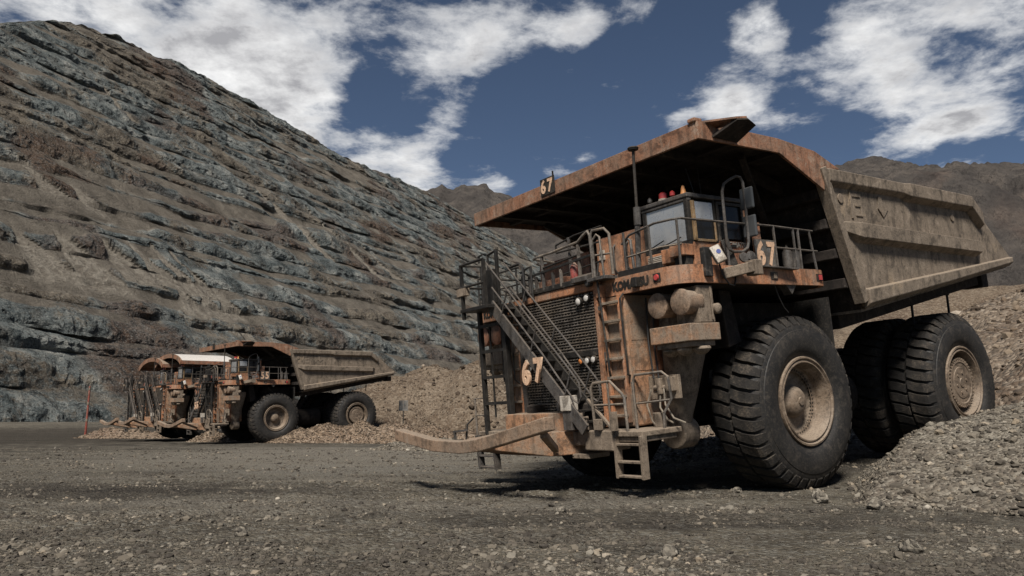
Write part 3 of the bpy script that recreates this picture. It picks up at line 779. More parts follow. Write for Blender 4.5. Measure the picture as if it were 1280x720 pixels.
def build_truck(loc, rot):
    T = empty('haul_truck', loc, rot)
    MIR = []                                     # parts that truck 55 carries on the other hand
    CAN = []                                     # parts that belong to the flat canopy
    NUM = []                                     # number lettering
    def B(m, name, mat, bevel=0, smooth=False, kind=None, par=None): return m.build(name, mat, par or T, bevel, smooth, kind)
    # ---- wheels
    wheel(T, 0, 3.33, 1); wheel(T, 0, -3.33, -1)
    for s in (1, -1):
        wheel(T, -6.35, s * 3.58, s, True); wheel(T, -6.35, s * 2.27, s, True, True)
    # ---- chassis, axles
    for s in (1, -1):
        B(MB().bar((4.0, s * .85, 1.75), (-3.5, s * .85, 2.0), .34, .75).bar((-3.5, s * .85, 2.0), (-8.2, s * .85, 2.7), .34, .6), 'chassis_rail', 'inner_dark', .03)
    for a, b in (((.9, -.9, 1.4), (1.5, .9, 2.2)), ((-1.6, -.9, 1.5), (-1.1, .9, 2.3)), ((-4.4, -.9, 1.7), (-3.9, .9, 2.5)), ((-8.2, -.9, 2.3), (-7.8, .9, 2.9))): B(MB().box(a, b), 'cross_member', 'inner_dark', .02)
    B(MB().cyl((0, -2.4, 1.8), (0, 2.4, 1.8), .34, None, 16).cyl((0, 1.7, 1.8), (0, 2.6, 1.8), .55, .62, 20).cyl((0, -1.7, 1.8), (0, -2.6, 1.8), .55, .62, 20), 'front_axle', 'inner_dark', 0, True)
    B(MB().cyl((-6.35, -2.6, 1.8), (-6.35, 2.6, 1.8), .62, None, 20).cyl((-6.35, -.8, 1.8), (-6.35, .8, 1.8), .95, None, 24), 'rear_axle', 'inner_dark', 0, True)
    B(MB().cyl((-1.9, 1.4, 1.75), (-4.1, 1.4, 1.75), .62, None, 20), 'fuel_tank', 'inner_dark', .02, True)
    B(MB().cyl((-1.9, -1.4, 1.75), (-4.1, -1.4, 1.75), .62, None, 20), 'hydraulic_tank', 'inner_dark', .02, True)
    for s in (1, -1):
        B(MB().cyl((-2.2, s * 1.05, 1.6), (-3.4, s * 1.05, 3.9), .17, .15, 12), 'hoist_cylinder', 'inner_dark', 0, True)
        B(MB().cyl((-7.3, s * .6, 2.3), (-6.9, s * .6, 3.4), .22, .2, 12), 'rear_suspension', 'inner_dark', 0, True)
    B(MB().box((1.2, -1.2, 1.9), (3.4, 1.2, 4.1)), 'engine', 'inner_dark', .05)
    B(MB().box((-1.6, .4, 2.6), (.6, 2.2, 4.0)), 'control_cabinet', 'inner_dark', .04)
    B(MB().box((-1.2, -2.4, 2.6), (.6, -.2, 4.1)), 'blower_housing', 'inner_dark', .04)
    for s in (1, -1):                            # struts under the deck, mudguard behind the front wheel
        B(MB().bar((.9, s * 1.7, 4.25), (1.0, s * 1.25, 2.2), .3, .45), 'deck_support', 'inner_dark', .03)
        B(MB().box((-1.45, s * 2.3, 2.9), (-1.40, s * 3.2, 4.0)), 'mud_flap', 'rubber')
    B(MB().prism([(1.9, 4.15), (1.55, 4.15), (1.35, 3.1), (1.75, 3.0)], 'y', 2.1, 2.9), 'deck_bracket', 'inner_dark', .02)

    # ---- deck
    for s in (1, -1):
        pts = [(3.62, 1.42), (3.62, 3.02)] + arc_pts((3.17, 3.05), .45, 0, math.pi / 2, 6)[1:] + [(-.55, 3.50)] + arc_pts((-.60, 3.02), .48, math.pi / 2, math.pi, 5) + [(-1.08, 1.0), (1.2, 1.0), (2.4, 1.2)]
        pts = [(a, s * b) for a, b in pts]
        B(MB().prism(pts, 'z', 4.44, 4.52), 'deck_floor', 'black_steel')
        edge = pts[:15]; f = MB(); n = len(edge)
        c0 = [(a - .02 if a > 3 else a, b) for a, b in edge]
        cen = (1.2, s * 2.2); inn = []
        for i in range(n):
            p0 = Vector(edge[max(i - 1, 0)]); p1 = Vector(edge[min(i + 1, n - 1)]); d_ = (p1 - p0).normalized(); nn_ = Vector((-d_.y, d_.x)) * (s * .05); inn.append((edge[i][0] + nn_.x, edge[i][1] + nn_.y))
        o2 = [(2 * a[0] - b[0], 2 * a[1] - b[1]) for a, b in zip(edge, inn)]
        f.prism(o2 + inn[::-1], 'z', 4.195, 4.535)
        fo = B(f, 'deck_fascia', 'orange')
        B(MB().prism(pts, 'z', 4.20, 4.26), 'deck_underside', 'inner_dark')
        if s > 0:
            for x, y, ax in ((3.655, 3.02, 'x'), (-.62, 3.535, 'y'), (.95, 3.535, 'y')):
                if ax == 'x': B(MB().box((3.66, 2.86, 4.29), (3.685, 3.04, 4.45)), 'lamp_recess', 'black_steel', 0, False, None, fo); B(MB().cyl((3.675, 2.95, 4.37), (3.715, 2.95, 4.37), .065, .05, 14), 'marker_lamp', 'lens_red', 0, True, None, fo)
                else: B(MB().box((x - .12, 3.54, 4.29), (x + .10, 3.562, 4.44)), 'lamp_recess', 'black_steel', 0, False, None, fo); B(MB().box((x - .08, 3.55, 4.31), (x + .02, 3.58, 4.42)), 'marker_lamp', 'lens_red' if x < 0 else 'dusty_tan', 0, False, None, fo)
            text_mesh('KOMATSU', .23, .006, 'number_black', T, (3.674, 1.74, 4.285), (math.pi / 2, 0, math.pi / 2), 'lettering', .014, .92)
            B(MB().box((3.66, 2.36, 4.26), (3.78, 2.50, 4.46)), 'horn_box', 'black_steel', .02)
        else:
            text_mesh('KOMATSU', .23, .006, 'number_black', T, (3.674, -2.95, 4.285), (math.pi / 2, 0, math.pi / 2), 'lettering', .014, .92)
    # ---- radiator and grille
    B(MB().box((3.30, -1.30, 1.75), (3.66, 1.30, 4.42)), 'radiator', 'black_steel')
    g = MB(); nz = 42; ny = 24
    for i in range(nz):
        z = 1.86 + (4.36 - 1.86) * (i + .5) / nz
        for j in range(ny):
            y = -1.25 + 2.5 * (j + (.25 if i % 2 else .75)) / ny
            g.bar((3.735, y - .036, z), (3.735, y + .036, z + random.uniform(-.004, .004)), .035, .020)
    for j in range(ny + 1):
        y = -1.25 + 2.5 * j / ny; g.bar((3.715, y, 1.84), (3.715, y, 4.38), .012, .006)
    B(g, 'grille_mesh', 'light_rail', 0, False, 'stuff')
    B(MB().box((3.70, -1.25, 3.06), (3.765, 1.25, 3.19)), 'lamp_bar', 'black_steel', .01)
    B(MB().box((3.58, -1.50, 4.38), (3.77, 1.42, 4.56)), 'radiator_top_beam', 'orange', .02)
    B(MB().box((3.55, -1.55, 4.565), (3.80, 1.30, 4.68)), 'platform_edge', 'black_steel', .01)
    B(MB().box((3.60, 1.25, 1.62), (3.775, 1.345, 4.379)), 'grille_post', 'orange', .012)
    B(MB().box((3.60, -1.42, 1.62), (3.775, -1.28, 4.379)), 'grille_post', 'grey_steel', .012)
    B(MB().box((3.62, -1.24, 1.66), (3.75, 1.24, 1.84)), 'grille_sill', 'black_steel', .01)
    for y, z, mt, r in ((.74, 2.97, 'lens_amber', .065), (.94, 2.97, 'lens', .07), (1.13, 2.98, 'lens', .07), (-1.18, 2.93, 'lens', .06), (-1.0, 2.93, 'lens', .06), (-.82, 2.93, 'lens_amber', .06), (.82, 4.20, 'lens', .085), (1.08, 4.24, 'lens', .075)):
        h = B(MB().lathe((3.77, y, z), (1, 0, 0), [(-.04, r * .6), (0, r * 1.12), (.06, r * 1.15), (.07, r * 1.02)], 16, True), 'headlamp', 'black_steel', 0, True)
        B(MB().lathe((3.77, y, z), (1, 0, 0), [(.045, r * 1.02), (.068, r * .8), (.078, r * .3), (.08, 0.0)], 16), 'lens', mt, 0, True, None, h)
    B(MB().lathe((3.80, 1.22, 4.52), (1, 0, .1), [(-.1, .03), (0, .07), (.07, .085), (.10, .06), (.11, 0)], 14), 'work_lamp', 'grey_steel', 0, True)
    B(MB().prism([(3.55, 4.58), (3.95, 4.58), (3.95, 4.68), (3.7, 4.76), (3.55, 4.76)], 'y', .78, 1.28), 'step_bracket', 'grey_steel', .01)
    # ladder cabinet beside the grille
    for s in (1, -1):
        mt = 'orange_dusty'
        cab_ = B(MB().box((2.0, s * 1.36, 1.62), (3.66, s * 2.0, 4.19)), 'side_cabinet', mt, .03)
        for z in (2.35, 2.95, 3.55):
            B(MB().box((2.08, s * 1.99, z - .27), (3.56, s * 2.008, z + .27)), 'cabinet_panel', mt, .006, False, None, cab_)
        lad = B(MB().bar((3.72, s * 1.48, 1.70), (3.72, s * 1.48, 4.20), .05, .09, (1, 0, 0)).bar((3.72, s * 1.93, 1.70), (3.72, s * 1.93, 4.20), .05, .09, (1, 0, 0)), 'ladder', 'orange', .008)
        for i in range(7):
            B(MB().bar((3.74, s * 1.46, 1.84 + i * .37), (3.74, s * 1.95, 1.84 + i * .37), .10, .05), 'rung', 'dusty_tan', .006, False, None, lad)
        B(MB().tube([(3.78, s * 1.50, 4.9), (3.86, s * 1.50, 4.6), (3.86, s * 1.52, 4.3), (3.84, s * 1.60, 3.0), (3.84, s * 1.60, 2.72), (3.74, s * 1.52, 2.62)], .022, 6), 'grab_bar', 'black_steel', 0, True)
        B(MB().tube([(3.68, s * 2.02, 4.2), (3.80, s * 2.04, 4.1), (3.80, s * 2.06, 3.4), (3.80, s * 2.08, 2.75), (3.78, s * 2.05, 2.62), (3.66, s * 1.98, 2.60)], .022, 6), 'grab_bar', 'black_steel', 0, True)
    B(MB().box((3.67, 1.40, 2.85), (3.76, 1.47, 3.10)).cyl((3.70, 1.44, 3.98), (3.82, 1.44, 3.98), .05, None, 10), 'junction_box', 'grey_steel', .008)
    B(MB().box((3.55, 1.35, 4.20), (3.80, 1.50, 4.46)), 'corner_block', 'orange', .015)
    # ---- front suspension
    for s in (1, -1):
        B(MB().lathe((2.42, s * 2.42, 3.75), (.06, -s * .14, -1), [(0, .50), (.2, .52), (.35, .50), (1.55, .33), (2.0, .25), (2.25, .24)], 24, True, True), 'front_suspension', 'dusty_tan', .0, True)
        B(MB().prism([(2.20, 4.2), (2.75, 4.2), (3.0, 3.6), (2.95, 2.2), (2.75, 1.6), (2.2, 1.6)], 'y', s * 1.95, s * 2.10), 'suspension_web', 'orange_red', .02)
        B(MB().cyl((2.30, s * 2.10, 1.40), (2.78, s * 2.12, 1.40), .31, None, 22), 'suspension_foot', 'dusty_tan', .03, True)
    # ---- air cleaners
    for s in (1, -1):
        ox, oy, oz = .28, .27, -.04; mt = 'brown_bar' if s > 0 else 'orange_red'
        for y in (2.45, 3.03):
            B(MB().lathe((3.22 + ox, s * (y + oy), 3.90 + oz), (1, 0, 0), [(-.40, .23), (-.06, .23), (-.05, .245), (0, .245), (.012, .23), (.016, 0)], 28), 'air_cleaner', mt, 0, True)
        B(MB().box((2.52 + ox, s * (2.66 + oy), 3.50 + oz), (2.95 + ox, s * (3.22 + oy), 4.15)).box((2.58 + ox, s * (3.22 + oy), 3.54 + oz), (2.62 + ox, s * (3.25 + oy), 4.12)), 'air_cleaner_housing', 'dusty_tan', .015)
        B(MB().box((2.45 + ox, s * (2.22 + oy), 3.17 + oz), (3.26 + ox, s * (3.25 + oy), 3.49 + oz)), 'dust_box', 'orange_dusty' if s > 0 else 'dusty_tan', .015)
        B(MB().box((2.55 + ox, s * (2.30 + oy), 3.07 + oz), (3.18 + ox, s * (3.18 + oy), 3.168 + oz)), 'dust_box_base', 'dusty_tan', .01)
        for x, y in ((3.0, 2.5), (3.0, 2.85), (2.85, 3.1)):
            B(MB().lathe((x + ox, s * (y + oy), 3.07 + oz), (0, 0, -1), [(0, .15), (.03, .17), (.05, .17), (.11, .12), (.15, .06), (.155, 0)], 18), 'dust_cup', 'dusty_tan', 0, True)
        B(MB().lathe((2.5 + ox, s * (3.22 + oy), 3.75 + oz), (0, s, 0), [(0, .10), (.08, .10), (.12, .05), (.125, 0)], 14), 'end_cap', 'dusty_tan', 0, True)
    # ---- bumper
    B(MB().box((3.75, -1.45, 1.52), (4.30, .78, 1.96)), 'bumper_upper_beam', 'orange_dusty', .02)
    B(MB().box((3.85, 1.22, 1.22), (4.32, 2.02, 1.60)).box((3.80, .70, 1.30), (4.24, 1.22, 1.57)), 'bumper_beam', 'dusty_tan', .025)
    B(MB().box((3.85, -2.02, 1.16), (4.32, -1.22, 1.52)).box((3.85, -2.9, 1.20), (4.28, -2.02, 1.42)), 'bumper_beam', 'dusty_tan', .025)
    B(MB().box((3.2, 1.9, 1.48), (4.25, 2.75, 1.58)).box((3.3, 2.02, 1.38), (4.20, 2.70, 1.475)), 'step_platform', 'dusty_tan', .015)
    B(MB().box((3.2, -2.75, 1.48), (4.20, -1.9, 1.58)), 'step_platform', 'dusty_tan', .015)
    B(MB().box((3.70, .74, 1.05), (4.26, 1.24, 1.14)).bar((4.25, .78, 1.1), (4.25, .70, 1.6), .05, .06), 'tow_bracket', 'dusty_tan', .01)
    nose = MB()                                   # tapered arm that carries the push bar
    a = [(3.9, -1.25, 1.12), (3.9, .86, 1.12), (3.9, .86, 1.56), (3.9, -1.25, 1.56)]; b2 = [(4.75, -.95, 1.14), (4.75, .72, 1.14), (4.75, .72, 1.62), (4.75, -.95, 1.62)]; c = [(6.05, -.62, 1.40), (6.05, .50, 1.40), (6.05, .50, 1.56), (6.05, -.62, 1.56)]
    for p, q in ((a, b2), (b2, c)):
        nose.add(p + q, [(0, 3, 2, 1), (4, 5, 6, 7), (0, 1, 5, 4), (1, 2, 6, 5), (2, 3, 7, 6), (3, 0, 4, 7)])
    B(nose, 'push_arm', 'orange_dusty', .015)
    pb = MB(); ctr = [(-2.95, 1.70), (-1.30, 1.48), (-.25, 1.455), (.35, 1.50), (.85, 1.58), (2.55, 1.89)]
    k = len(ctr); hh = .118; vs = []
    for y, z in ctr: vs += [(6.06, y, z - hh), (6.30, y, z - hh), (6.30, y, z + hh), (6.06, y, z + hh)]
    fs = [(0, 1, 2, 3), (4*k-1, 4*k-2, 4*k-3, 4*k-4)]
    for i in range(k - 1):
        for j in range(4): fs.append((i*4 + j, i*4 + 4 + j, i*4 + 4 + (j+1) % 4, i*4 + (j+1) % 4))
    B(pb.add(vs, fs), 'push_bar', 'brown_bar', .018)
    B(MB().bar((6.1, 2.25, 1.70), (4.72, .80, 1.28), .12, .12), 'push_bar_brace', 'brown_bar', .01)
    B(MB().bar((6.1, -2.4, 1.52), (4.72, -.95, 1.28), .12, .12), 'push_bar_brace', 'brown_bar', .01)
    for s in (1, -1):                             # hanging access steps
        so = empty('access_steps', (0, 0, 0)); so.parent = T
        for y in (2.05, 2.72): B(MB().bar((4.22, s * y, 1.50), (4.20, s * (y - .03), .72), .06, .16, (1, 0, 0)), 'side_rail', 'grey_steel' if s < 0 else 'dusty_tan', .006, False, None, so)
        for z in ((1.34, 1.02, .76) if s > 0 else (1.02, .76)): B(MB().bar((4.20, s * 2.06, z), (4.20, s * 2.70, z), .16, .04), 'step', 'dusty_tan' if s > 0 else 'grey_steel', .006, False, None, so)
    # rails on the bumper step
    B(MB().tube([(4.30, 1.55, 1.58), (4.32, 1.55, 2.42), (4.30, 1.60, 2.50), (4.28, 2.05, 2.52), (4.24, 2.30, 2.28), (4.22, 2.34, 2.2), (4.22, 2.36, 1.58)], .028, 8), 'step_handrail', 'light_rail', 0, True)
    B(MB().tube([(4.30, 1.55, 2.08), (4.22, 2.34, 2.08)], .025, 6).tube([(4.28, 1.98, 1.58), (4.28, 1.98, 2.51)], .022, 6).bar((4.26, 1.35, 2.20), (4.26, 2.0, 1.62), .04, .06, (1, 0, 0)), 'rail_brace', 'light_rail', 0, True)
    B(MB().tube([(3.62, 1.98, 1.5), (3.62, 2.0, 2.5), (3.62, 2.06, 2.60), (3.60, 2.75, 2.62), (3.58, 2.88, 2.52), (3.56, 2.90, 2.12), (3.58, 2.70, 1.86), (3.60, 2.68, 1.5)], .026, 8), 'step_handrail', 'light_rail', 0, True)
    B(MB().tube([(3.62, 2.0, 2.05), (3.57, 2.88, 2.10)], .022, 6).tube([(3.78, 2.14, 2.48), (3.78, 2.17, 1.4), (3.78, 2.18, .95)], .028, 6), 'rail_brace', 'light_rail', 0, True)
    B(MB().tube([(4.1, -2.95, 1.4), (4.1, -2.95, 2.35), (4.1, -2.45, 2.36), (4.1, -2.45, 1.42)], .026, 6).tube([(4.1, -2.95, 1.95), (4.1, -2.45, 1.95)], .02, 6), 'step_handrail', 'light_rail', 0, True)
    B(MB().tube([(4.25, -3.25, 1.3), (4.22, -3.18, 1.75), (4.15, -2.98, 1.9)], .024, 6).bar((4.3, -4.0 + .3, 1.58), (4.3, -3.1, 1.62), .05, .05).bar((4.3, -3.65, 1.58), (4.3, -3.65, 1.25), .05, .05), 'rail_stub', 'grey_steel', 0, True)
    # pumps, valves and hoses on the left step
    B(MB().box((3.2, 2.08, 2.10), (3.28, 2.85, 2.55)).box((3.28, 2.62, 2.25), (3.40, 2.80, 2.52)).cyl((3.3, 2.40, 2.2), (3.3, 2.40, 2.50), .07, None, 10).cyl((3.28, 2.22, 2.32), (3.28, 2.55, 2.32), .05, None, 8).cyl((3.3, 2.3, 1.58), (3.3, 2.3, 1.85), .13, None, 12), 'valve_block', 'dusty_tan', .008, False)
    for pts in ([(3.32, 2.40, 2.2), (3.40, 2.44, 1.95), (3.42, 2.62, 1.72), (3.4, 2.75, 1.66)], [(3.32, 2.50, 2.3), (3.42, 2.60, 2.0), (3.44, 2.80, 1.75), (3.3, 2.95, 1.65)], [(3.35, 2.2, 2.3), (3.45, 2.15, 2.0), (3.45, 2.25, 1.7), (3.4, 2.3, 1.6)], [(3.35, 2.3, 2.5), (3.3, 2.2, 3.2), (3.2, 2.15, 4.1)], [(3.3, 2.38, 2.5), (3.25, 2.3, 3.2), (3.1, 2.25, 4.1)]):
        m = [Vector(p) for p in pts]; sm = []
        for i in range(len(m) - 1):
            for q in range(4): sm.append(m[i].lerp(m[i + 1], q / 4))
        B(MB().tube(sm + [m[-1]], .018, 6), 'hose', 'hose_tan' if pts[0][2] < 2.45 else 'hose', 0, True)
    B(MB().box((4.28, .78, 2.0), (4.50, 1.08, 2.30)), 'battery_box', 'box_cream', .012)
    B(MB().box((4.28, .80, 1.62), (4.47, 1.06, 1.996)), 'battery_box_foot', 'grey_steel', .01)
    B(MB().cyl((4.40, 1.28, 1.62), (4.40, 1.28, 1.95), .04, None, 8).cyl((4.34, 1.38, 1.62), (4.34, 1.38, 1.88), .03, None, 8).bar((4.37, 1.18, 1.86), (4.37, 1.45, 1.86), .03, .03), 'filler_valve', 'dusty_tan', .004)
    B(MB().box((4.30, 1.62, 1.62), (4.40, 1.78, 1.82)), 'rail_foot', 'dusty_tan', .004); B(MB().box((4.28, 2.10, 1.60), (4.40, 2.18, 1.95)), 'rail_foot', 'dusty_tan', .004)
    B(MB().tube([(3.85, -.95, 1.98), (3.88, -.75, 2.14), (3.86, .2, 2.10), (3.9, .7, 2.12)], .02, 6).cyl((3.9, .0, 1.98), (3.9, .0, 2.16), .05, None, 8), 'brake_pipe', 'grey_steel', 0, True)

    # ---- stairway across the grille and its landing tower
    def stair_pt(k): return (-1.42 + 2.85 * k, 4.46 - 2.82 * k)     # y, z
    stair = empty('stairway', (0, 0, 0)); stair.parent = T; MIR.append(stair)
    for x in (3.95, 4.44):
        y0, z0 = stair_pt(-.02); y1, z1 = stair_pt(1.0)
        B(MB().bar((x, y0, z0 - .08), (x, y1, z1 - .02), .05, .26, (0, .7, .7)), 'stringer', 'grey_steel' if x > 4.3 else 'dark_rail', .006, False, None, stair)
    for i in range(13):
        y, z = stair_pt((i + .6) / 13.2); B(MB().box((3.975, y - .11, z - .02), (4.415, y + .11, z + .02)), 'tread', 'dark_rail', .004, False, None, stair)
    for x in (3.95, 4.46):
        pts = []
        for k, h in ((-.05, .85), (.3, .86), (.6, .86), (.9, .86)): y, z = stair_pt(k); pts.append((x, y, z + h))
        y, z = stair_pt(.93); pts += [(x, y + .14, z + .70), (x, y + .17, z + .42), (x, y + .08, z + .30), (x, y - .05, z + .36)]
        y, z = stair_pt(.6); pts.append((x, y, z + .42)); y, z = stair_pt(.02); pts.append((x, y, z + .42))
        B(MB().tube(pts, .019, 6), 'stair_handrail', 'grey_steel', 0, True, None, stair)
        for k in (.14, .47, .82):
            y, z = stair_pt(k); B(MB().tube([(x, y - .10, z - .05), (x, y + .22, z + .60)], .02, 6), 'baluster', 'grey_steel', 0, True, None, stair)
    tower = empty('stair_tower', (0, 0, 0)); tower.parent = T; MIR.append(tower)
    for y, z0, z1, w in ((-2.36, 1.5, 4.40, .10), (-1.36, 1.9, 4.45, .13), (-1.50, 4.3, 5.72, .07)):
        B(MB().bar((4.18, y, z0), (4.18, y, z1), w, w, (1, 0, 0)), 'tower_post', 'dark_rail', .008, False, None, tower)
    for y in (-2.36, -1.40):
        B(MB().bar((4.62, y, 4.35 if y > -2 else 4.2), (4.62, y, 5.48), .07, .07, (1, 0, 0)), 'tower_post', 'dark_rail', 0, False, None, tower)
    for z in (4.02, 3.42, 2.82, 2.22): B(MB().bar((4.2, -2.36, z), (4.2, -1.38, z), .07, .07, (0, 0, 1)), 'tower_rung', 'dark_rail', 0, False, None, tower)
    B(MB().bar((4.2, -1.95, 1.9), (4.2, -1.95, 4.0), .035, .035), 'tower_brace', 'dark_rail', 0, False, None, tower)
    B(MB().box((4.0, -2.42, 4.36), (4.68, -1.30, 4.44)).box((3.72, -1.9, 4.30), (4.02, -1.3, 4.40)), 'landing', 'dark_rail', .008, False, None, tower)
    B(MB().tube([(4.64, -1.38, 5.48), (4.64, -2.36, 5.48), (4.05, -2.36, 5.48), (4.05, -2.36, 4.44)], .034, 6).tube([(4.64, -1.40, 4.95), (4.64, -2.36, 4.95), (4.05, -2.36, 4.95)], .03, 6), 'landing_rail', 'dark_rail', 0, True, None, tower)
    B(MB().tube([(4.18, -1.50, 5.72), (4.18, -1.86, 5.66), (4.18, -1.86, 5.0)], .034, 6).tube([(4.3, -2.05, 5.5), (4.3, -2.05, 5.66), (4.3, -1.9, 5.68)], .028, 6).tube([(3.9, -1.42, 5.3), (3.9, -1.0, 5.32), (3.9, -.88, 5.2), (3.9, -.86, 4.45)], .034, 6).tube([(3.85, -1.0, 4.45), (3.85, -1.0, 5.0), (3.85, -.9, 5.16), (3.85, -.66, 5.2), (3.85, -.66, 4.46)], .03, 6), 'landing_rail', 'dark_rail', 0, True, None, tower)
    B(MB().box((4.55, -2.5, 4.75), (4.70, -2.15, 4.93)), 'switch_box', 'dusty_tan', .008, False, None, tower)
    B(MB().box((4.1, -1.98, 4.5), (4.3, -1.55, 5.30)), 'control_panel', 'dark_rail', .015, False, None, tower)
    num = empty('number_plate', (0, 0, 0)); num.parent = T
    NUM.append(('front', num))
    # ---- platform over the radiator
    B(MB().box((2.2, -1.5, 4.46), (3.55, 1.40, 4.55)), 'walkway', 'black_steel')
    pr = [((3.78, -.80, 4.60), (3.78, -.80, 5.02)), ((3.78, -.32, 4.60), (3.78, -.32, 5.38)), ((3.78, .92, 4.60), (3.78, .92, 5.40)), ((3.1, -.15, 4.55), (3.1, -.15, 5.80)), ((3.78, .02, 4.60), (3.78, .02, 4.95)), ((3.78, .30, 4.60), (3.78, .30, 4.98)), ((3.78, -.58, 4.6), (3.78, -.58, 4.95))]
    for a, b2 in pr: B(MB().bar(a, b2, .055, .055, (1, 0, 0)), 'rail_post', 'grey_steel' if a[1] < .1 else 'light_rail', .004)
    B(MB().tube([(3.2, -.62, 5.30), (3.78, -.62, 5.36), (3.80, -.45, 5.38), (3.80, .05, 5.38), (3.80, .30, 5.40), (3.80, .95, 5.44), (3.80, 1.12, 5.54), (3.80, 1.28, 5.60), (3.80, 1.33, 5.5), (3.80, 1.36, 4.62)], .03, 8), 'platform_rail', 'light_rail', 0, True)
    B(MB().tube([(3.78, -.32, 5.10), (3.78, .92, 5.18)], .022, 6).tube([(3.0, -.55, 5.02), (3.1, .85, 5.08)], .022, 6).tube([(3.2, -.5, 5.68), (3.05, .0, 5.82), (3.05, .9, 5.84)], .022, 6).tube([(3.2, -.5, 5.68), (3.2, -.5, 5.5), (3.1, .9, 5.5)], .022, 6), 'mid_rail', 'dark_rail', 0, True)
    B(MB().bar((3.80, -.84, 4.98), (3.80, 1.36, 5.10), .04, .05).box((3.74, -.86, 4.60), (3.80, -.80, 5.0)), 'kick_plate', 'dark_rail', .004)
    B(MB().box((2.6, -.8, 4.56), (3.55, .15, 4.86)), 'tool_locker', 'orange_red', .01)
    B(MB().lathe((3.66, .62, 4.60), (0, 0, 1), [(0, .09), (.02, .10), (.36, .10), (.42, .06), (.46, .03), (.48, 0)], 14), 'fire_extinguisher', 'red_paint', 0, True)
    B(MB().tube([(3.82, 1.36, 4.6), (3.82, 1.38, 5.50), (3.80, 1.42, 5.58), (3.78, 1.75, 5.56), (3.74, 1.84, 5.44), (3.72, 1.84, 4.62)], .03, 8), 'entry_rail', 'light_rail', 0, True)
    B(MB().tube([(3.9, 1.50, 4.56), (3.9, 1.50, 5.35), (3.86, 1.60, 5.46), (3.84, 1.66, 5.40), (3.82, 1.68, 4.56)], .026, 8).tube([(3.84, 1.40, 5.06), (3.74, 1.84, 5.04)], .022, 6), 'entry_rail', 'light_rail', 0, True)
    B(MB().box((3.6, 1.30, 4.53), (3.96, 1.84, 4.60)), 'entry_plate', 'grey_steel', .008)
    # electrical cabinet between platform and cab
    ec = B(MB().box((1.0, .15, 4.55), (2.56, 1.88, 5.70)), 'electrical_cabinet', 'orange_red', .02)
    for y0, y1 in ((.20, .58), (.62, .98), (1.02, 1.42), (1.46, 1.86)): B(MB().box((2.555, y0, 4.68), (2.60, y1, 5.66)), 'cabinet_door', 'orange', .008, False, None, ec)
    B(MB().box((2.60, .30, 5.20), (2.63, .46, 5.42)), 'warning_plate', 'box_cream', 0, False, None, ec)
    for y in (.80, 1.20): B(MB().tube([(2.60, y, 4.85), (2.66, y, 4.92), (2.66, y, 5.40), (2.60, y, 5.46)], .022, 6), 'door_handle', 'grey_steel', 0, True, None, ec)
    B(MB().tube([(3.40, 1.92, 4.53), (3.40, 1.92, 5.26), (3.38, 1.98, 5.33), (3.36, 2.04, 5.28), (3.36, 2.08, 4.53)], .032, 8), 'grab_bar', 'grey_steel', 0, True)

    # ---- operator cab
    cab = MB()
    x0, x1, y0, y1, z0, z1 = 1.12, 2.86, 1.96, 3.18, 4.53, 5.93
    cab.box((x0, y0, z0), (x1 - .04, y1, 5.06)).box((x0, y0, 5.06), (x0 + .08, y1, z1)).box((x0, y0, 5.06), (x1 - .06, y0 + .05, z1))
    cb = B(cab, 'cab_body', 'orange', .02)
    B(MB().box((x0 - .04, y0 - .04, z1), (x1 + .04, y1 + .03, 6.02)).box((x1 - .10, y0 - .02, 5.86), (x1 + .02, y1 + .01, z1)), 'cab_roof', 'grey_steel', .02)
    for p, w, mt in (((x1 - .08, y0, 5.06), .11, 'black_steel'), ((x1 - .08, y1 - .10, 5.06), .12, 'black_steel'), ((2.05, y1 - .07, 5.06), .08, 'black_steel'), ((x0 + .08, y1 - .07, 5.06), .07, 'black_steel')):
        B(MB().box(p, (p[0] + w - .02, p[1] + w - .02, z1)), 'cab_pillar', mt, .006)
    B(MB().box((x1 - .05, y0 + .09, 5.10), (x1 - .015, y1 - .11, 5.86)), 'windscreen', 'windscreen', .004)
    B(MB().box((x1 - .03, y0, 4.98), (x1 + .02, y1, 5.10)), 'windscreen_sill', 'black_steel', .01)
    B(MB().box((2.15, y1 - .045, 5.10), (x1 - .12, y1 - .015, 5.88)).box((x0 + .16, y1 - .045, 5.16), (2.02, y1 - .015, 5.86)), 'side_window', 'dark_glass', .003)
    B(MB().box((2.16, y1 - .02, 5.52), (2.68, y1 + .004, 5.86)), 'sun_blind', 'windscreen', .003)
    B(MB().bar((2.76, y1 + .02, 5.08), (2.76, y1 + .02, 5.86), .06, .07), 'pillar_trim', 'rail_yellow', .006)
    B(MB().bar((2.16, y1 + .01, 5.09), (2.74, y1 + .01, 5.09), .03, .05).bar((2.14, y1 + .01, 5.09), (2.14, y1 + .01, 5.48), .03, .03), 'window_frame', 'rail_yellow', .004)
    dr = B(MB().box((x0 + .12, y1, 4.60), (2.06, y1 + .035, 5.10)), 'cab_door', 'orange_red', .01)
    B(MB().box((x0 + .12, y1, 5.10), (x0 + .18, y1 + .03, 5.90)).box((2.0, y1, 5.10), (2.06, y1 + .03, 5.90)).box((x0 + .18, y1, 5.84), (2.0, y1 + .03, 5.90)), 'door_frame', 'black_steel', .004, False, None, dr)
    B(MB().box((1.60, y1 + .035, 4.98), (1.75, y1 + .06, 5.03)), 'door_handle', 'black_steel', .004, False, None, dr)
    text_mesh('KOMATSU', .15, .004, 'box_cream', T, (1.90, y1 + .04, 4.985), (math.pi / 2, 0, math.pi), 'lettering', .003, 1.0)
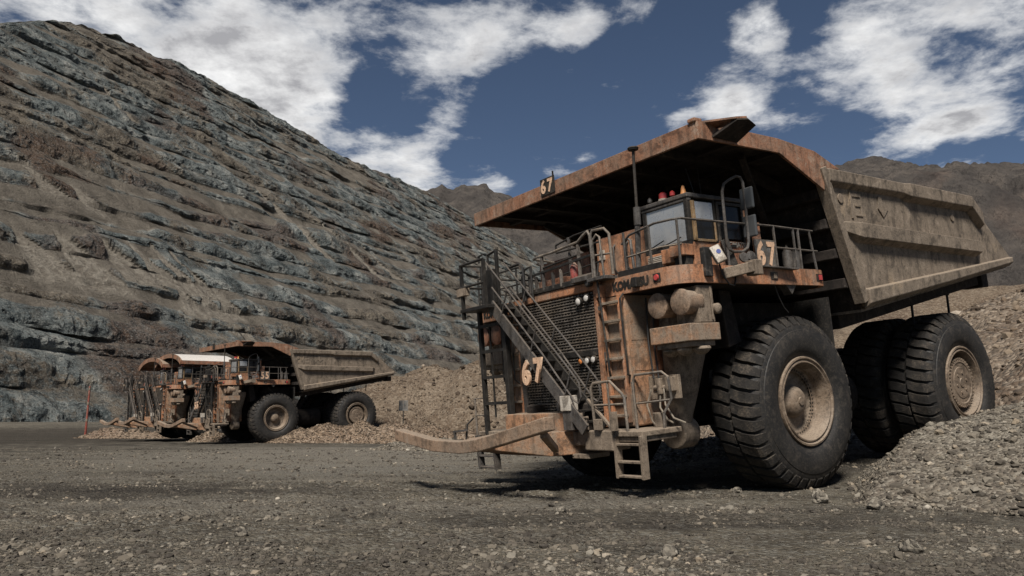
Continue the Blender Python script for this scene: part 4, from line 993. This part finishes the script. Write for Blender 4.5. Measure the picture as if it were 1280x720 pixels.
    fr = B(MB().box((x1 - .03, y0 + .02, 4.62), (x1 + .05, 2.52, 4.97)).box((x1 - .02, 2.56, 4.70), (x1 + .22, 2.86, 4.98)).box((x1 - .02, 2.86, 4.78), (x1 + .30, y1 + .02, 5.00)), 'cab_front_panel', 'orange', .012)
    for i in range(8): B(MB().bar((x1 + .06, y0 + .10, 4.67 + i * .034), (x1 + .06, 2.44, 4.67 + i * .034), .03, .018), 'louvre', 'box_cream', 0, False, None, fr)
    B(MB().box((x1, 2.86, 4.56), (x1 + .18, y1 - .02, 4.77)), 'step_well', 'black_steel')
    B(MB().box((3.56, 1.86, 4.537), (3.62, 3.02, 4.66)), 'deck_kick_plate', 'dark_rail', .008)
    for pts in ([(x1 + .02, 2.30, 5.06), (x1 + .03, 2.75, 5.14), (x1 + .03, 2.95, 5.18)], [(x1 + .02, 2.1, 5.1), (x1 + .03, 2.5, 5.20)]): B(MB().tube(pts, .014, 5), 'wiper', 'hose', 0, True)
    bc = B(MB().lathe((2.70, 2.42, 6.02), (0, 0, 1), [(0, .10), (.06, .10), (.07, .085)], 16, True, True), 'beacon_base', 'box_cream', 0, True)
    B(MB().lathe((2.70, 2.42, 6.09), (0, 0, 1), [(0, .085), (.10, .08), (.13, .05), (.135, 0)], 16), 'beacon_lens', 'lens_red', 0, True, None, bc)
    for y, r in ((2.10, .05), (2.72, .055)): B(MB().lathe((2.75, y, 6.02), (0, 0, 1), [(0, .02), (.05, .02), (.06, r), (.12, r), (.16, .02), (.165, 0)], 10), 'roof_lamp', 'grey_steel' if y < 2.5 else 'lens_red', 0, True)
    B(MB().lathe((2.72, 2.98, 6.02), (0, 0, 1), [(0, .065), (.04, .06), (.19, .03), (.21, 0)], 12), 'amber_beacon', 'cone_amber', 0, True)
    B(MB().tube([(1.6, 2.5, 6.0), (1.58, 2.45, 6.9)], .008, 4).tube([(2.2, 2.85, 6.0), (2.25, 2.7, 6.7)], .008, 4), 'whip_aerial', 'hose', 0, True)
    # ---- antenna mast on the deck
    mast = B(MB().tube([(3.50, 2.32, 4.52), (3.50, 2.42, 5.55)], .055, 8).tube([(3.50, 2.42, 5.5), (3.50, 2.44, 5.85)], .07, 8), 'antenna_mast', 'grey_steel', 0, True)
    B(MB().tube([(3.50, 2.44, 5.8), (3.50, 2.50, 7.0)], .03, 8), 'mast_pole', 'black_steel', 0, True, None, mast)
    B(MB().lathe((3.50, 2.50, 6.98), (0, 0, 1), [(0, .03), (.01, .10), (.05, .115), (.07, .10), (.085, 0)], 16), 'antenna_dome', 'black_steel', 0, True, None, mast)
    # ---- deck railings
    B(MB().tube([(3.52, 1.95, 5.20), (3.54, 2.2, 5.34), (3.56, 2.9, 5.42), (3.50, 3.25, 5.42), (3.40, 3.42, 5.42), (1.4, 3.44, 5.42)], .024, 6), 'front_rail', 'grey_steel', 0, True)
    B(MB().tube([(3.52, 2.0, 4.92), (3.56, 3.0, 4.94), (3.40, 3.40, 4.94)], .020, 6), 'mid_rail', 'light_rail', 0, True)
    for x, y in ((3.55, 2.05), (3.56, 2.75), (3.44, 3.36), (2.15, 3.44)): B(MB().tube([(x, y, 4.5), (x, y, 5.42)], .026, 6), 'rail_post', 'grey_steel', 0, True)
    B(MB().tube([(1.35, 3.44, 5.43), (.65, 3.44, 5.43), (-.75, 3.44, 5.40)], .024, 6).tube([(.6, 3.44, 4.98), (-.85, 3.44, 4.96)], .022, 6), 'side_rail', 'grey_steel', 0, True)
    for x, tx in ((.62, 0), (-.05, 0), (-.22, 0), (-.62, -.14)): B(MB().tube([(x + tx, 3.44, 4.5), (x, 3.44, 5.43)], .028, 6), 'rail_post', 'grey_steel', 0, True)
    # ---- mirror frame and mirrors
    hoop = [(2.18, 3.46, 5.0), (2.16, 3.47, 6.02), (2.10, 3.48, 6.18), (1.95, 3.49, 6.27), (1.72, 3.50, 6.37), (1.60, 3.50, 6.36), (1.53, 3.50, 6.26), (1.52, 3.50, 5.9), (1.55, 3.50, 5.05), (1.60, 3.49, 4.92), (1.75, 3.48, 4.84), (2.02, 3.47, 4.83), (2.14, 3.46, 4.88)]
    mf = B(MB().tube(hoop, .03, 8, True), 'mirror_frame', 'grey_steel', 0, True)
    for z in (5.92, 5.35):
        mi = B(MB().box((1.48, 3.38, z - .22), (1.54, 3.70, z + .22)), 'mirror', 'mirror_back', .03, False, None, mf)
    # ---- things bolted to the left deck edge
    wl_ = B(MB().box((2.86, 3.50, 4.30), (3.06, 3.62, 4.86)), 'lamp_bracket', 'black_steel', .02)
    lp = MB().box((-.10, -.05, -.17), (.10, .07, .17)).build('floodlight', 'box_cream', T, .015); lp.location = (2.80, 3.70, 4.70); lp.rotation_euler = (.25, .35, -.5)
    bd = MB().cyl((-.02, .072, .03), (-.02, .078, .03), .045, None, 12).build('badge', 'badge_blue', lp)
    B(MB().tube([(2.66, 3.60, 4.6), (2.62, 3.62, 4.35), (2.45, 3.62, 4.16), (2.28, 3.60, 4.14), (2.2, 3.58, 4.25), (2.15, 3.56, 4.4)], .016, 6), 'lamp_cable', 'hose', 0, True)
    B(MB().bar((2.52, 3.52, 4.36), (1.98, 3.80, 4.47), .24, .20).box((1.80, 3.70, 4.31), (2.02, 3.94, 4.60)), 'outrigger', 'dusty_tan', .015)
    B(MB().lathe((1.78, 3.45, 4.70), (.3, 1, .2), [(0, .05), (.06, .10), (.10, .10), (.11, 0)], 12).lathe((1.55, 3.45, 4.74), (.3, 1, .2), [(0, .05), (.06, .10), (.10, .10), (.11, 0)], 12), 'side_lamp', 'grey_steel', 0, True)
    B(MB().bar((1.95, 3.40, 4.52), (2.05, 3.30, 5.1), .10, .16), 'air_duct', 'black_steel', .01)
    sp = B(MB().box((.60, 3.40, 4.56), (1.27, 3.43, 5.13)), 'number_board', 'sign_grey', .006)
    NUM.append(('board', sp))
    B(MB().bar((1.22, 3.38, 4.53), (1.22, 3.38, 5.44), .05, .05).box((.95, 3.28, 5.15), (1.15, 3.36, 5.5)), 'board_post', 'orange_red', .006)
    for x, r in ((-.55, .11), (-.85, .12), (-1.0 + .05, .0)):
        if r: B(MB().lathe((x, 2.9, 4.52), (0, 0, 1), [(0, r), (.50, r), (.58, r * .6), (.64, r * .25), (.68, 0)], 16, True), 'gas_bottle', 'grey_steel', 0, True)
    B(MB().bar((1.6, 3.52, 4.55), (.3, 3.62, 4.50), .20, .03).prism([(.15, 4.2), (.5, 4.2), (.32, 4.0)], 'y', 3.3, 3.5), 'deck_tray', 'grey_steel', .006)
    B(MB().tube([(.75, 3.4, 4.2), (.65, 3.4, 3.95), (.45, 3.35, 3.75), (.25, 3.3, 3.65)], .014, 5), 'loose_cable', 'hose', 0, True)
    # right-hand deck: rails and grid boxes
    B(MB().box((-.8, -3.2, 4.53), (1.6, -1.2, 5.75)), 'retarder_grid_box', 'orange_red', .03)
    B(MB().tube([(3.5, -1.6, 5.35), (3.5, -3.35, 5.35), (.2, -3.4, 5.35)], .024, 6).tube([(3.5, -1.6, 4.95), (3.5, -3.35, 4.95), (.2, -3.4, 4.95)], .02, 6), 'side_rail', 'black_steel', 0, True)
    for x, y in ((3.5, -1.7), (3.5, -2.5), (3.5, -3.35), (1.8, -3.4), (.2, -3.4)): B(MB().tube([(x, y, 4.5), (x, y, 5.35)], .024, 6), 'rail_post', 'black_steel', 0, True)

    # ---- dump body
    BW = 3.79
    body = empty('dump_body', (0, 0, 0)); body.parent = T
    def D(m, name, mat, bevel=0, smooth=False): return m.build(name, mat, body, bevel, smooth)
    side = [(-.87, 6.72), (-7.52, 6.63), (-9.64, 5.08), (-9.55, 4.92), (-1.95, 3.72), (-1.85, 4.01)]
    for s in (1, -1):
        D(MB().prism(side, 'y', s * 3.66, s * BW), 'side_panel', 'body_tan', .01)
        # ribs with sloping undersides
        def rib(name, pts, mat='body_tan'): 
            k = len(pts); m = MB(); vs = []
            for (x, zt, zb, out) in pts: vs += [(x, s * BW * .999, zt), (x, s * (BW + out), zt - .03), (x, s * (BW + out), zb + .10), (x, s * BW * .999, zb)]
            fs = [(0, 1, 2, 3), (4*k-1, 4*k-2, 4*k-3, 4*k-4)]
            for i in range(k - 1):
                for j in range(4): fs.append((i*4 + j, i*4 + 4 + j, i*4 + 4 + (j+1) % 4, i*4 + (j+1) % 4))
            return D(m.add(vs, fs), name, mat, .02)
        rib('top_rail', [(-.93, 6.73, 6.33, .14), (-4.0, 6.69, 6.32, .14), (-4.25, 6.69, 6.24, .20), (-7.40, 6.64, 6.22, .20)])
        rib('rear_rib', [(-7.38, 6.645, 6.20, .20), (-7.95, 6.26, 5.78, .17), (-8.0, 6.22, 5.76, .05)])
        rib('middle_rib', [(-1.36, 5.60, 5.30, .02), (-1.85, 5.58, 5.12, .20), (-7.50, 5.44, 5.02, .20), (-7.75, 5.42, 5.08, .04)])
        rib('bottom_rail', [(-1.83, 4.10, 3.66, .16), (-5.6, 4.58, 4.22, .16), (-9.5, 5.10, 4.84, .12)])
        D(MB().bar((-.78, s * (BW - .02), 6.72), (-1.78, s * (BW - .02), 3.80), .20, .26, (0, 1, 0)), 'front_flange', 'body_tan', .015)
        # welded remains of the old number
        D(MB().box((-1.86, s * BW, 5.68), (-1.78, s * (BW + .03), 6.30)).box((-2.22, s * BW, 6.18), (-1.86, s * (BW + .025), 6.27)).box((-2.25, s * BW, 5.74), (-2.19, s * (BW + .025), 6.02)).box((-2.19, s * BW, 5.96), (-1.98, s * (BW + .025), 6.02)).box((-2.19, s * BW, 5.74), (-1.98, s * (BW + .025), 5.79)), 'welded_bars', 'body_tan', .008)
        D(MB().cyl((-1.42, s * BW, 6.10), (-1.42, s * (BW + .03), 6.10), .11, None, 16), 'cover_plate', 'dusty_tan', .006)
        D(MB().cyl((-6.5, s * BW, 6.0), (-6.5, s * (BW + .03), 6.0), .09, None, 12), 'cover_plate', 'dusty_tan', .006)
        D(MB().prism([(-3.0, 6.28), (-3.12, 6.28), (-3.14, 6.02), (-3.36, 6.0), (-3.12, 5.78), (-2.92, 5.98)], 'y', s * BW, s * (BW + .03)), 'lift_lug', 'body_tan', .008)
    # floor, front wall
    D(MB().add([(-1.9, -3.66, 3.76), (-1.9, 3.66, 3.76), (-9.6, 3.66, 4.98), (-9.6, -3.66, 4.98), (-1.9, -3.66, 3.60), (-1.9, 3.66, 3.60), (-9.6, 3.66, 4.82), (-9.6, -3.66, 4.82)], [(0,1,2,3),(7,6,5,4),(0,4,5,1),(1,5,6,2),(2,6,7,3),(3,7,4,0)]), 'body_floor', 'body_tan')
    for y in (-2.9, -1.75, -.85, .85, 1.75, 2.9):
        D(MB().bar((-2.0, y, 3.46), (-9.2, y, 4.60), .28, .34), 'floor_beam', 'inner_dark', .02)
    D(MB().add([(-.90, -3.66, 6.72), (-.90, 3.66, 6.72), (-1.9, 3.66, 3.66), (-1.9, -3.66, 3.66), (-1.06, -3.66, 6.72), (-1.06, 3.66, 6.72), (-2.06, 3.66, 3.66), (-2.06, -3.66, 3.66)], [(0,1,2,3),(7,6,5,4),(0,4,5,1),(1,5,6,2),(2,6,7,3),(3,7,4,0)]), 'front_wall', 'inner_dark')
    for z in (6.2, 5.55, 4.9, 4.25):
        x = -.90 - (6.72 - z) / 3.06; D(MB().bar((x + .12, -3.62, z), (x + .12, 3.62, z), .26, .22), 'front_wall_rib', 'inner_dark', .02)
    for y in (2.5, -3.1): D(MB().box((-9.3, y, 4.36), (-9.7, y + .6, 4.74)), 'tail_bracket', 'inner_dark', .02)
    for x, z in ((-5.55, 4.08), (-7.5, 4.34)):
        for s in (1, -1):
            ej = D(MB().bar((x, s * 2.93, z + .1), (x, s * 2.93, z - .22), .09, .09).bar((x, s * 2.93, z - .22), (x + .03, s * 2.93, z - .72), .05, .05), 'rock_ejector', 'black_steel', .006)
    # canopy
    can = empty('canopy', (0, 0, 0)); can.parent = T; CAN.append(can)
    def K(m, name, mat, bevel=0): return m.build(name, mat, can, bevel)
    CW = 3.85
    top = [(3.15, 7.19), (.7, 7.17), (-.58, 7.05), (-1.45, 6.74), (-1.30, 6.62), (-.70, 6.88), (.7, 7.03), (3.15, 7.06)]
    K(MB().prism(top, 'y', -CW + .06, CW - .06), 'canopy_roof', 'canopy')
    K(MB().prism([(3.08, 7.055), (.7, 7.025), (-.70, 6.875), (-1.25, 6.64), (-1.22, 6.60), (-.68, 6.845), (.7, 6.995), (3.08, 7.025)], 'y', -CW + .07, CW - .07), 'canopy_shade_sheet', 'inner_dark')  # added dark sheet: shade below the roof is put into its colour
    for s in (1, -1):
        K(MB().prism([(3.15, 7.20), (.7, 7.18), (-.58, 7.06), (-1.47, 6.75), (-.88, 6.70), (-.78, 6.22), (.68, 6.87), (3.15, 6.86)], 'y', s * (CW - .06), s * CW), 'canopy_side', 'canopy', .008)
    K(MB().box((3.09, -CW + .06, 6.86), (3.16, CW - .06, 7.195)), 'canopy_front', 'canopy', .008)
    for y in (-2.75, -1.65, -.55, .55, 1.65, 2.75):
        K(MB().bar((3.08, y, 6.95), (.7, y, 6.92), .13, .20).bar((.7, y, 6.92), (-.85, y, 6.50), .13, .24), 'canopy_beam', 'inner_dark', .008)
    for x, z in ((2.0, 6.98), (.6, 6.95)): K(MB().bar((x, -CW + .1, z), (x, CW - .1, z), .14, .12), 'canopy_crossbeam', 'inner_dark', .008)
    # underside braces running down to the front wall
    for s in (1, -1): K(MB().bar((1.2, s * 3.3, 6.9), (-1.0, s * 2.2, 5.6), .12, .16), 'canopy_brace', 'inner_dark', .008)
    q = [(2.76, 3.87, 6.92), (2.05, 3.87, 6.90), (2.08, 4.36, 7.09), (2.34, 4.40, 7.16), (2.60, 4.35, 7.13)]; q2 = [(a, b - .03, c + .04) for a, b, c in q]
    K(MB().add(q + q2, [(0, 1, 2, 3, 4), (9, 8, 7, 6, 5), (0, 5, 6, 1), (1, 6, 7, 2), (2, 7, 8, 3), (3, 8, 9, 4), (4, 9, 5, 0)]), 'bent_plate', 'inner_dark')  # near-black colour stands for the shaded underside of the plate
    q = [(2.96, 3.80, 7.20), (2.62, 4.33, 7.16), (2.36, 4.38, 7.19), (2.42, 4.05, 7.14), (2.60, 3.83, 7.12)]; q2 = [(a, b, c + .035) for a, b, c in q]
    K(MB().add(q + q2, [(0, 1, 2, 3, 4), (9, 8, 7, 6, 5), (0, 5, 6, 1), (1, 6, 7, 2), (2, 7, 8, 3), (3, 8, 9, 4), (4, 9, 5, 0)]), 'torn_flap', 'canopy')
    K(MB().box((2.98, 3.66, 7.19), (3.20, 3.84, 7.27)), 'corner_cap', 'canopy', .02)
    fb = K(MB().box((3.165, -.90, 6.92), (3.185, -.38, 7.32)), 'number_board', 'number_black', .004)
    K(MB().bar((3.175, -.42, 7.2), (3.175, -.42, 7.42), .03, .03), 'board_hook', 'number_black')
    NUM.append(('canopy', fb))
    return T, MIR, CAN, NUM

def copy_tree(o, parent, skip=()):
    if o in skip: return None
    c = o.copy(); COL.objects.link(c); c.parent = parent
    for k in list(o.children): copy_tree(k, c, skip)
    return c
def numbers(n, NUM, mats=True):
    for kind, p in NUM:
        if kind == 'front':
            text_mesh(n[0], .66, .025, 'number_tan', p, (4.52, -.36, 2.60), (math.pi / 2, 0, math.pi / 2), 'digit', .03, .80); text_mesh(n[1], .66, .025, 'number_tan', p, (4.52, .06, 2.64), (math.pi / 2, 0, math.pi / 2), 'digit', .03, .80)
            for y in (-.18, .22): MB().bar((4.46, y, 2.85), (4.50, y, 2.85), .06, .3).build('number_bracket', 'black_steel', p)
        elif kind == 'board':
            for i, ch in enumerate(n): text_mesh(ch, .66, .006, 'number_tan', p, (1.25 - i * .34, 3.437, 4.62), (math.pi / 2, 0, math.pi), 'digit', .022, .80)
        else:
            for i, ch in enumerate(n): text_mesh(ch, .42, .005, 'number_tan', p, (3.19, -.88 + i * .25, 6.98), (math.pi / 2, 0, math.pi / 2), 'digit', .014, .85)

T67, MIR, CAN, NUM = build_truck((4.321, 18.938, .003), (.007, .089, -2.524))
tag(T67, 'large dusty orange mining dump truck numbered 67 in the foreground', 'dump truck', 'mining dump trucks parked in the pit')
NUMK = [p for k, p in NUM if k == 'canopy']
skip55 = set()
# trucks behind: copies, then their own numbers
def copy_truck(loc, rot, label, skip):
    r = copy_tree(T67, None, skip); r.location = loc; r.rotation_euler = rot; r['label'] = label
    return r
def find(r, name): return [c for c in r.children if c.name.split('.')[0] == name]
T55 = copy_truck((-19.0, 58.86, .077), (-.0117, .0445, -2.44), 'dusty orange mining dump truck numbered 55, behind the gravel berm', set())
for nm in ('stairway', 'stair_tower'):
    for o in find(T55, nm): o.scale = (1, -1, 1); o.location.y = -.35
R55 = Euler((-.0117, .0445, -2.44)).to_matrix()
def off55(v): p = R55 @ Vector(v); return (-19.0 + p.x, 58.86 + p.y, p.z)
def arched(parent, roof='roof_white'):
    can = empty('arched_canopy', (0, 0, 0)); can.parent = parent; n = 14; pts = []; pts2 = []
    for i in range(n + 1):
        a = math.pi * (.14 + .72 * i / n); pts.append((4.05 * math.cos(a) , 6.0 + 1.22 * math.sin(a))); pts2.append((3.97 * math.cos(a), 6.0 + 1.12 * math.sin(a)))
    m = MB().prism(pts + pts2[::-1], 'x', -1.2, 3.1); m.build('vault_roof', roof, can)
    pts3 = [(p[0] * .93, p[1] - .34) for p in pts]
    MB().prism([(p[0], p[1] + .012) for p in pts] + pts3[::-1], 'x', 3.1, 3.18).build('vault_front', 'canopy', can, .006)
    for s in (1, -1): MB().box((-1.2, s * 3.60, 6.22), (3.18, s * 3.68, 6.52)).build('vault_side', 'orange_red', can, .006)
    return can
T3 = copy_truck(off55((0, -12.2, 0.0)), (-.0117, .02, -2.44), 'rusty dump truck with pale arched roof, directly behind truck 55', set(CAN))
arched(T3)
T4 = copy_truck(off55((.2, -16.4, -.1)), (-.0117, .02, -2.44), 'farthest dump truck, mostly hidden, leftmost behind the arched roof truck', set(CAN))
arched(T4, 'canopy')
numbers('67', NUM)
def nums_for(r):
    out = []
    for o in r.children:
        b = o.name.split('.')[0]
        if b == 'number_plate': out.append(('front', o))
        if b == 'number_board': out.append(('board', o))
    return out
numbers('55', nums_for(T55))
# ------------------------------------------------------------------ small things standing about
g = float(ground_h(-43.4, 82, False))
sp = empty('marker_pole', (-44.0, 81.2, g)); tag(sp, 'tall thin red marker pole in front of the pit wall', 'pole')
MB().lathe((0, 0, 0), (0, 0, 1), [(0, .12), (.6, .11), (5.3, .09), (5.35, 0)], 10, True).build('shaft', 'pole_red', sp, 0, True)
for z in (1.7, 3.4, 4.9): MB().lathe((0, 0, z), (0, 0, 1), [(0, .125), (.25, .125)], 10, True, True).build('band', 'dusty_tan', sp)
MB().lathe((0, 0, 0), (0, 0, 1), [(0, .35), (.15, .3), (.2, 0)], 12).build('foot', 'grey_steel', sp, 0, True)
q = pxw(504, 527, 64.0)
sg = empty('sign_post', (q.x, 64.0, float(ground_h(q.x, 64.0, False)))); tag(sg, 'small dark sign on a thin post in front of the tan rubble mound', 'sign')
MB().bar((0, 0, 0), (0, 0, 2.75), .07, .07).build('post', 'black_steel', sg)
MB().box((-.38, -.05, 2.0), (.38, -.02, 2.85)).build('board', 'sign_grey', sg, .01)
# larger rocks that can be told apart
def rock(u, v, size, label, seed, z=None):
    rr = random.Random(seed); d = pdir(u, v); k = -CAM_H / d.z; x, y = d.x * k, d.y * k
    for _ in range(4):
        zz = float(ground_h(x, y)); k = (zz - CAM_H) / d.z; x, y = d.x * k, d.y * k
    bm = bmesh.new(); bmesh.ops.create_icosphere(bm, subdivisions=2, radius=.5)
    ax = [Vector((rr.uniform(-1, 1), rr.uniform(-1, 1), rr.uniform(-.6, 1))).normalized() for _ in range(9)]
    for vv in bm.verts:
        p = vv.co.copy()
        for a in ax:
            dd = p.dot(a) - .33
            if dd > 0: p -= a * dd
        vv.co = Vector((p.x * 1.25, p.y, p.z * .9)) * size * 1.3 + Vector((0, 0, size * .25))
    me = bpy.data.meshes.new('rock'); bm.to_mesh(me); bm.free(); me.materials.append(MATS['heap_grey'])
    o = bpy.data.objects.new('rock', me); COL.objects.link(o); o.location = (x, y, zz); o.rotation_euler.z = rr.uniform(0, 6)
    tag(o, label, 'rock', 'single rocks lying on the pit floor')
rock(1024, 628, .26, 'angular grey rock lying just left of the large gravel heap', 1)
rock(922, 616, .16, 'small dark rock on the ground near the front wheel of truck 67', 2)
rock(1096, 636, .22, 'brown rock at the foot of the large gravel heap', 3)
rock(836, 696, .16, 'dark rock at the bottom edge, below the middle of truck 67', 4)
rock(1140, 690, .18, 'flat grey rock at the bottom right corner of the floor', 5)
rock(300, 670, .14, 'pale flat rock on the open floor at the lower left', 6)
rock(700, 641, .15, 'grey rock in front of the hanging steps of truck 67', 7)
